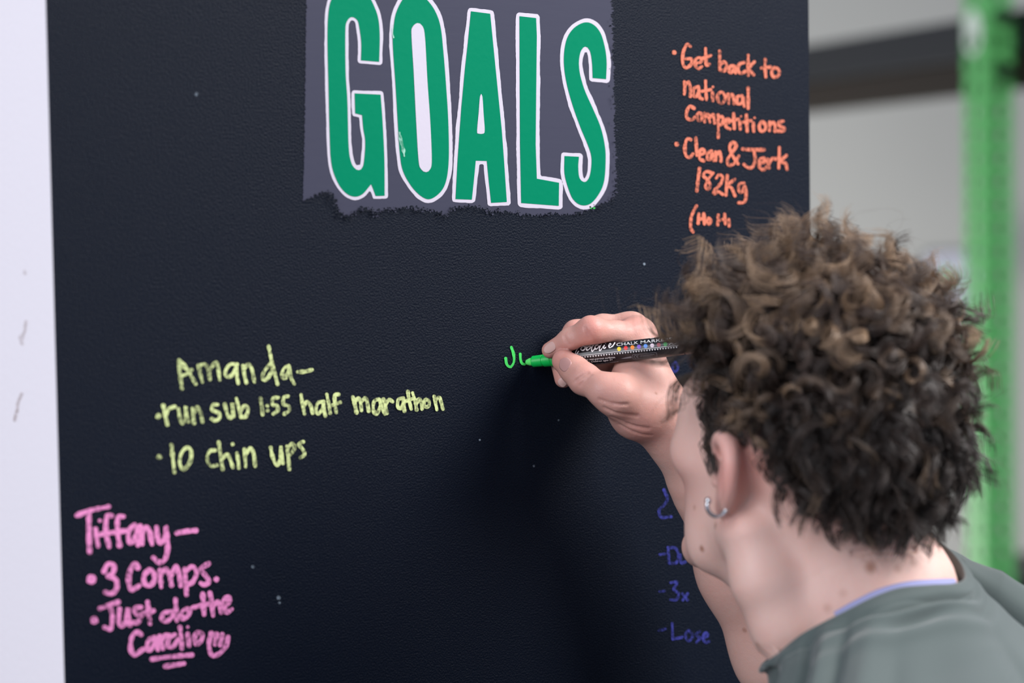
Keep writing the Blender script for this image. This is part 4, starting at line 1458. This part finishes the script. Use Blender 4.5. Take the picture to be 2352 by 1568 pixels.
# distance travelled from the neckline, outward positive
i0 = tpar.index(2.0)
dist = np.concatenate([[np.zeros(NA)], np.cumsum(np.linalg.norm(np.diff(Gd, axis=0), axis=2), 0)], 0)
dist = dist - dist[i0]
du = np.roll(Gd, -1, 1) - np.roll(Gd, 1, 1); dv = np.gradient(Gd, axis=0)
nrm = np.cross(du, dv); nrm /= np.linalg.norm(nrm, axis=2)[..., None] + 1e-9
if ((Gd[i0 + 30] - cC) * nrm[i0 + 30]).sum() < 0: nrm = -nrm
az = (np.arange(NA) / NA * 18)[None].repeat(NR, 0)
def bumpf(x, c, w): return np.exp(-((x - c) / w) ** 2)
g = np.zeros((NR, NA))
out_ = np.clip(dist / .01, 0, 1)
# rolls of cloth running round the back of the neckline
back = bumpf(az, 6.6, 2.6)
wv_ = .004 * np.sin(az * 1.9)
g += -.0052 * bumpf(dist + wv_, .0165, .0050) * back + .0036 * bumpf(dist + wv_, .0255, .0055) * back - .0050 * bumpf(dist + wv_, .0350, .0060) * back * (.5 + .5 * np.sin(az * 2.1 + .6)) + .0040 * bumpf(dist + wv_, .0460, .0080) * back
# stitched rib seam of the collar
g += -.0010 * bumpf(dist, .0125, .0016)
# pulls on the near shoulder
for c_, w_, d0, dw, h_ in ((2.3, .28, .05, .05, -.006), (3.0, .35, .06, .05, .004), (3.7, .25, .07, .05, -.005), (4.6, .5, .10, .06, .004), (5.6, .4, .11, .05, -.003), (7.3, .6, .13, .06, .004), (8.6, .35, .12, .07, -.005),
                            (1.2, .35, .05, .05, .005), (.4, .3, .04, .04, -.005)):
    g += h_ * bumpf(az + (dist - d0) * 5, c_, w_) * bumpf(dist, d0, dw)
# deep crease along the far shoulder
g += (-.030 * bumpf(az, 10.45, .13) + .010 * bumpf(az, 10.95, .25) - .004 * bumpf(az, 11.45, .14)) * np.clip((dist - .012) / .03, 0, 1) * np.clip((.17 - dist) / .06, 0, 1)
fr_ = np.random.default_rng(5)
for _ in range(14):
    k_ = fr_.normal(size=3) * 34; p_ = fr_.random() * 6.28
    g += .0007 * np.sin(Gd @ k_ + p_) * np.clip((dist - .02) / .05, 0, 1)
Gd = Gd + nrm * (g * out_)[..., None]
V = Gd.reshape(-1, 3)
ii = np.arange(NR - 1)[:, None] * NA; jj = np.arange(NA)[None]; j2 = (jj + 1) % NA
Fq = np.stack([ii + jj, ii + NA + jj, ii + NA + j2, ii + j2], -1).reshape(-1, 4)


def sleeve(a, b, ra, rb, n=40, m=18):
    a, b = np.asarray(a), np.asarray(b); t_ = (b - a) / np.linalg.norm(b - a)
    x_ = np.cross(t_, [.3, .5, .8]); x_ /= np.linalg.norm(x_); y_ = np.cross(t_, x_)
    v_ = []
    for i in range(m + 1):
        q = i / m; r_ = ra + (rb - ra) * q
        for k in range(n):
            an = 2 * math.pi * k / n
            rr = r_ * (1 + .03 * math.sin(3 * an + 9 * q))
            v_.append(a + (b - a) * q + (x_ * math.cos(an) + y_ * math.sin(an)) * rr)
    f_ = [(i * n + k, i * n + (k + 1) % n, (i + 1) * n + (k + 1) % n, (i + 1) * n + k) for i in range(m) for k in range(n)]
    return np.array(v_), np.array(f_)


for a_, b_, x_, y_ in ((LS, LS + (LE - LS) * .6, .066, .062), (RS, RS + (EL - RS) * .62, .064, .058)):
    v_, f_ = sleeve(a_, b_, x_, y_)
    Fq = np.vstack([Fq, f_ + len(V)]); V = np.vstack([V, v_])
shirt = obj('shirt', fast_mesh('shirt', V, Fq, True), m_shirt, person)
tag(shirt, 'grey-green cotton shirt')
# cloth lies over the skin: keep the body a few millimetres inside it
from mathutils.kdtree import KDTree
rsel = np.arange(i0 + 1, NR)
P_s, N_s = Gd[rsel].reshape(-1, 3), nrm[rsel].reshape(-1, 3)
kd = KDTree(len(P_s))
for i_, p_ in enumerate(P_s): kd.insert(p_, i_)
kd.balance()
lo_, hi_ = P_s.min(0) - .05, P_s.max(0) + .05
cand = np.where(((bv > lo_) & (bv < hi_)).all(1) & (np.linalg.norm(hl, axis=1) > 13))[0]
bv2 = bv.copy()
moved = 0
ARM_R, ARM_L = EL - RS, LE - LS
armR, armL = Cap(RS, EL, .050, .041), Cap(LS, LE, .048, .037)
for i_ in cand:
    _, j_, d_ = kd.find(bv[i_])
    if d_ < .06:
        if min(max((bv[i_] - RS) @ ARM_R / (ARM_R @ ARM_R), -9), 9) > .42 and armR(bv[i_][None])[0] < .012: continue
        if (bv[i_] - LS) @ ARM_L > .0 and armL(bv[i_][None])[0] < .012: continue
        h_ = (bv[i_] - P_s[j_]) @ N_s[j_]
        if h_ > -.005:
            bv2[i_] = bv[i_] - N_s[j_] * (h_ + .005); moved += 1
print('tucked', moved)
body_me.vertices.foreach_set('co', bv2.astype(np.float32).ravel())
body_me.update()
rn = np.cross(r0[120] - rcent, r0[240] - rcent); rn = rn / np.linalg.norm(rn)
rn = rn if rn @ ZUP > 0 else -rn

# lavender undershirt edge just inside the collar
m_lav = mat('lavender_cotton', srgb(150, 153, 196), .8, .2)
U_ = [Q(*p) for p in [(1925, 1424, 1.588), (1975, 1396, 1.589), (2030, 1370, 1.593), (2090, 1355, 1.600), (2150, 1350, 1.610), (2195, 1348, 1.622)]]
uc = catmull(U_, .004)
V, Fq = [], []
for i, c in enumerate(uc):
    t_ = uc[min(i + 1, len(uc) - 1)] - uc[max(i - 1, 0)]; t_ /= np.linalg.norm(t_)
    n_ = rn - t_ * (rn @ t_); n_ /= np.linalg.norm(n_)
    m_ = np.cross(t_, n_)
    for k in range(10):
        a_ = 2 * math.pi * k / 10
        V.append(c + n_ * .0060 * math.cos(a_) + m_ * .0016 * math.sin(a_))
for i in range(len(uc) - 1):
    for k in range(10):
        Fq.append((i * 10 + k, i * 10 + (k + 1) % 10, (i + 1) * 10 + (k + 1) % 10, (i + 1) * 10 + k))
und = obj('undershirt', fast_mesh('undershirt', V, Fq, True), m_lav, person)
tag(und, 'lavender undershirt edge')

# trousers and shoes below the frame
m_trous = mat('dark_trousers', srgb(40, 42, 50), .85, .2)
m_shoe = mat('black_shoe', srgb(30, 30, 32), .6, .4)
T = Field()
hipc = np.array([cC[0], cC[1], .82]) - Fh * .035
rightw, fwdw = -Lh, Fh
T.add(Ell(hipc + ZUP * .0, (.135, .115, .13)), .04)
feet = []
for s in (1, -1):
    hj = hipc - rightw * s * .075 - ZUP * .03
    ft = np.array([hj[0], hj[1], .09]) - rightw * s * .03 + fwdw * (.05 * s)
    kn = (hj + ft) / 2 + fwdw * .03
    T.chain([hj, kn, ft], [.078, .065, .055], .04)
    feet.append(ft)
tv, tf = mesh_field(T, hipc - [.4, .4, .86], hipc + [.4, .4, .2], .008, it=1)
obj('trousers', fast_mesh('trousers', tv, tf, True), m_trous, person)
for ft in feet:
    F_ = Field()
    h_ = np.array([ft[0], ft[1], .045])
    F_.chain([h_ - fwdw * .05, h_ + fwdw * .09, h_ + fwdw * .15 - ZUP * .008], [.043, .042, .034], .03)
    F_.post = lambda p, d: np.maximum(d, .002 - p[:, 2])
    v_, f_ = mesh_field(F_, h_ - [.25, .25, .05], h_ + [.25, .25, .1], .006, it=1)
    obj('shoe', fast_mesh('shoe', v_, f_, True), m_shoe, person)

# ------------------------------------------------------------------ hair
hrng = np.random.default_rng(23)
m_hair = mat('curly_hair', (.05, .035, .03, 1), .42, .55)
hb = m_hair.node_tree.nodes['Principled BSDF']
ha = node(m_hair, 'ShaderNodeAttribute', attribute_name='strand')
lnk(m_hair, ha.outputs['Color'], hb.inputs['Base Color'])
hb.inputs['Sheen Weight'].default_value = .0

# candidate roots: skin vertices inside the hair line, spread evenly
bn = B.normal(bv[(hz_ > .1)]) if False else None
zone = np.where((hz_ > 0.15) & (np.linalg.norm((hl - SKULL_C) / SKULL_R, axis=1) < 1.25) & (eard > 1.05) & (np.abs(hl[:, 1]) < 7.9))[0]
zp_ = bv[zone]; zh = hl[zone]
print('scalp verts', len(zone))


def poisson(P, r, n_max):
    """pick points no closer than r(P)"""
    order = hrng.permutation(len(P))
    cell = {}
    g = .006
    out = []
    for i in order:
        p = P[i]; ri = r[i]
        c = tuple((p / g).astype(int))
        m = int(ri / g) + 1
        ok = True
        for a in range(-m, m + 1):
            for b in range(-m, m + 1):
                for d in range(-m, m + 1):
                    for q in cell.get((c[0] + a, c[1] + b, c[2] + d), ()):
                        if ((p - q) ** 2).sum() < ri * ri:
                            ok = False; break
                    if not ok: break
                if not ok: break
            if not ok: break
        if ok:
            cell.setdefault(c, []).append(p); out.append(i)
            if len(out) >= n_max: break
    return np.array(out)


# how the hair changes over the head: crown/top long ringlets, back shorter waves, nape short
def top_amount(h):
    f, u = h[:, 0], h[:, 2]
    return np.clip((u + .40 * f - 4.0) / 4.5, 0, 1)


tt = top_amount(zh)
ids = poisson(zp_, .0056 + .0016 * (1 - tt), 2600)
print('locks', len(ids))
roots, rh, rt_ = zp_[ids], zh[ids], tt[ids]
rnrm = B.normal(roots)
NL = len(ids)
PTS = 30
zl = np.clip(hair_zone(rh), 0, 8)
earq = np.minimum(np.linalg.norm((rh - [-.6, 8.0, .3]) / [2.6, 3.0, 4.2], axis=1), np.linalg.norm((rh - [-.6, -8.0, .3]) / [2.6, 3.0, 4.2], axis=1))
length = np.interp(rt_, [0, .3, .6, 1], [.066, .084, .115, .135]) * np.interp(zl, [0, .8, 2.5, 5], [.13, .28, .76, 1.0]) * (1 + .20 * hrng.normal(size=NL))
length *= np.interp(earq, [1.0, 1.6], [.55, 1.0])
length *= np.interp(rh[:, 0], [-7, 0, 4.5, 7], [.68, .80, 1.05, 1.18])
side = np.clip((np.abs(rh[:, 1]) - 3.5) / 1.5, 0, 1) * np.clip((7.2 - rh[:, 2]) / 1.2, 0, 1) * np.clip((rh[:, 0] + 1.5) / 1.5, 0, 1)
length = length * (1 - side) + .018 * side
length = np.clip(length, .010, .15)
curl_q = np.clip(np.interp(rt_, [0, .3, .6, 1], [.66, .82, .90, .92]) * np.interp(zl, [0, 1.2, 3.5], [.55, .85, 1]) + .022 * hrng.normal(size=NL), .2, .955)
curl_r = np.interp(rt_, [0, .3, .6, 1], [.0066, .0070, .0074, .0080]) * np.interp(zl, [0, 2.0], [.7, 1.0]) * np.exp(.24 * hrng.normal(size=NL))
curl_r = np.clip(curl_r, .0030, .0125) * (1 - .4 * side)
curl_q = curl_q * (1 - .45 * side)
turns = curl_q * length / (2 * math.pi * curl_r)
sgn = np.where(hrng.random(NL) < .5, 1, -1)
ph0 = hrng.random(NL) * 2 * math.pi
down = -ZUP
radial = roots - (H0 + (Fv * -1.0 + Uv * 3.5) * .01)
radial /= np.linalg.norm(radial, axis=1)[:, None]
fl_top = Fv * .38 + radial * .95 + ZUP * .05
fl_low = down * 1.0 + radial * .22 - Fv * .10
flow = fl_top * rt_[:, None] + fl_low * (1 - rt_)[:, None] + (.20 + .30 * rt_)[:, None] * hrng.normal(size=(NL, 3))
flow = flow * (1 - side)[:, None] + (down * .9 - Fv * (.35 + .55 * np.clip((rh[:, :1] - 3) / 2, 0, 1)) + .15 * hrng.normal(size=(NL, 3))) * side[:, None]
flow /= np.linalg.norm(flow, axis=1)[:, None]
lift = (1 - .70 * side) * np.interp(rt_, [0, .4, 1], [.30, .62, 1.0]) * np.interp(zl, [0, 2], [.35, 1])
tone_l = hrng.random(NL)
STR = np.clip(np.interp(length, [.01, .04, .12], [10, 20, 25]) + 8 * side, 8, 30).astype(int)

allv, allf, allc = [], [], []
voff = 0
SK_R = (SKULL_R + .22) * .01
SKc = hd(*SKULL_C)
s_par = np.linspace(0, 1, PTS)
dark = np.array([.020, .014, .012]); mid = np.array([.092, .060, .047]); gold = np.array([.50, .33, .205])


def build(lock, n_str, spread, hair_r, frizz=1.0):
    """n_str strands of one lock -> (n, PTS, 3) positions, (n, PTS) radii"""
    L = length[lock] * (1 + .07 * hrng.normal(size=n_str))
    cr = curl_r[lock] * (1 + .10 * frizz * hrng.normal(size=n_str))
    tn = turns[lock] * (1 + .03 * frizz * hrng.normal(size=n_str))
    ph = ph0[lock] + .18 * frizz * hrng.normal(size=n_str)
    off = hrng.normal(size=(n_str, 3)) * spread
    n = rnrm[lock]
    off0 = off - n * (off @ n)[:, None]
    w = np.clip(s_par * 1.9 / max(.35, lift[lock] * 1.3), 0, 1)[:, None]
    d = n * (1 - w) * (.25 + lift[lock]) + flow[lock] * (.15 + w)
    d /= np.linalg.norm(d, axis=1)[:, None]
    ax = math.sqrt(1 - curl_q[lock] ** 2)
    cen = np.cumsum(d[None] * (L[:, None] / (PTS - 1) * ax)[..., None], axis=1)
    cen = cen - cen[:, :1]
    ref = np.cross(d, [.31, .52, .79]); ref /= np.linalg.norm(ref, axis=1)[:, None]
    ref2 = np.cross(d, ref)
    amp = cr[:, None] * np.clip(s_par * 3.0, 0, 1)[None] * (1 - .05 * s_par)[None]
    an = sgn[lock] * 2 * math.pi * tn[:, None] * s_par[None] + ph[:, None]
    hel = amp[..., None] * (np.cos(an)[..., None] * ref[None] + np.sin(an)[..., None] * ref2[None])
    hel = hel - hel[:, :1]
    keep = (1 - .55 * s_par ** 1.5)[None, :, None]
    mixw = np.clip(s_par * 4, 0, 1)[None, :, None]
    P = roots[lock] + (off0[:, None] * (1 - mixw) + off[:, None] * mixw) * keep + cen + hel
    q = (P - SKc) @ HR3.T
    k = np.linalg.norm(q / SK_R, axis=2)
    m = k < 1
    q = np.where(m[..., None], q / np.maximum(k, .05)[..., None], q)
    P = SKc + q @ HR3
    r = hair_r * (1 - .6 * s_par ** 4)[None] * (.8 + .4 * hrng.random((n_str, 1)))
    return P, r


TRI = np.array([[math.cos(a), math.sin(a)] for a in (0, 2.094, 4.189)])


def emit(P, R, C):
    global voff
    n = len(P)
    t = np.gradient(P, axis=1)
    t /= np.linalg.norm(t, axis=2)[..., None] + 1e-9
    a = np.cross(t, np.array([.27, .61, .74])); a /= np.linalg.norm(a, axis=2)[..., None] + 1e-9
    b = np.cross(t, a)
    V = P[:, :, None] + R[:, :, None, None] * (a[:, :, None] * TRI[None, None, :, :1] + b[:, :, None] * TRI[None, None, :, 1:])
    allv.append(V.reshape(-1, 3).astype(np.float32))
    allc.append(np.repeat(C.reshape(-1, 3), 3, axis=0).astype(np.float32))
    i = np.arange(n)[:, None, None] * PTS * 3
    j = np.arange(PTS - 1)[None, :, None] * 3
    k = np.arange(3)[None, None]
    k2 = (k + 1) % 3
    f = np.stack([i + j + k, i + j + k2, i + j + 3 + k2, i + j + 3 + k], -1).reshape(-1, 4) + voff
    allf.append(f.astype(np.int32))
    voff += n * PTS * 3


for lk in range(NL):
    ns = int(STR[lk])
    P, R = build(lk, ns, .00125 + .0006 * (1 - rt_[lk]) + .0008 * side[lk], .00027)
    # colour: dark roots, brown lengths, sun-bleached ends on the upper curls
    bl = np.clip(rt_[lk] * 1.3 - .1, 0, 1) * np.clip((tone_l[lk] - .40) / .42, 0, 1) + (.35 if tone_l[lk] > .93 else 0)
    st = np.clip(s_par * 1.5 - .15, 0, 1)[None, :, None] * np.clip(.75 + .35 * hrng.random((ns, 1, 1)), 0, 1)
    c = dark + (mid - dark) * np.clip(.22 + .78 * rt_[lk], 0, 1) * st
    c = c + (gold - c) * (min(bl, 1) * .76 * st ** 1.5)
    emit(P, R, c)
# loose single hairs
fz = hrng.choice(NL, 500)
for lk in fz:
    P, R = build(lk, 1, .003, .00010, 3.0)
    P = roots[lk] + (P - roots[lk]) * (1.10 + .30 * hrng.random())
    emit(P, R, np.broadcast_to(mid * 1.2, (1, PTS, 3)))
hv, hf, hc = np.vstack(allv), np.vstack(allf), np.vstack(allc)
print('hair', len(hv))
hme = fast_mesh('hair', hv, hf, True)
hc4 = np.ones((len(hc), 4), np.float32); hc4[:, :3] = hc
hca = hme.color_attributes.new('strand', 'FLOAT_COLOR', 'POINT')
hca.data.foreach_set('color', hc4.ravel())
hair = obj('hair', hme, m_hair, person)
tag(hair, 'short curly brown hair with golden ends')

# eyebrows on the hidden side of the face
m_brow = mat('brow_hair', (.04, .028, .02, 1), .5, .4)
for s in (1, -1):
    bm = bmesh.new()
    for i in range(60):
        t = i / 59
        a = hd(8.9 - 1.6 * t ** 2, s * (1.4 + 3.6 * t), 2.9 + .5 * math.sin(t * 2.6))
        a = B.project(a[None], None, 3)[0]
        nn_ = B.normal(a[None])[0]
        d = (Lh * s * .7 + Uv * .4 + nn_ * .3) * .006
        sd = np.cross(d, nn_); sd = sd / np.linalg.norm(sd) * .0003
        v = [bm.verts.new(a - sd), bm.verts.new(a + sd), bm.verts.new(a + nn_ * .0005), bm.verts.new(a + d)]
        bm.faces.new((v[0], v[1], v[3])); bm.faces.new((v[1], v[2], v[3])); bm.faces.new((v[2], v[0], v[3]))
    obj('eyebrow', bm, m_brow, person)
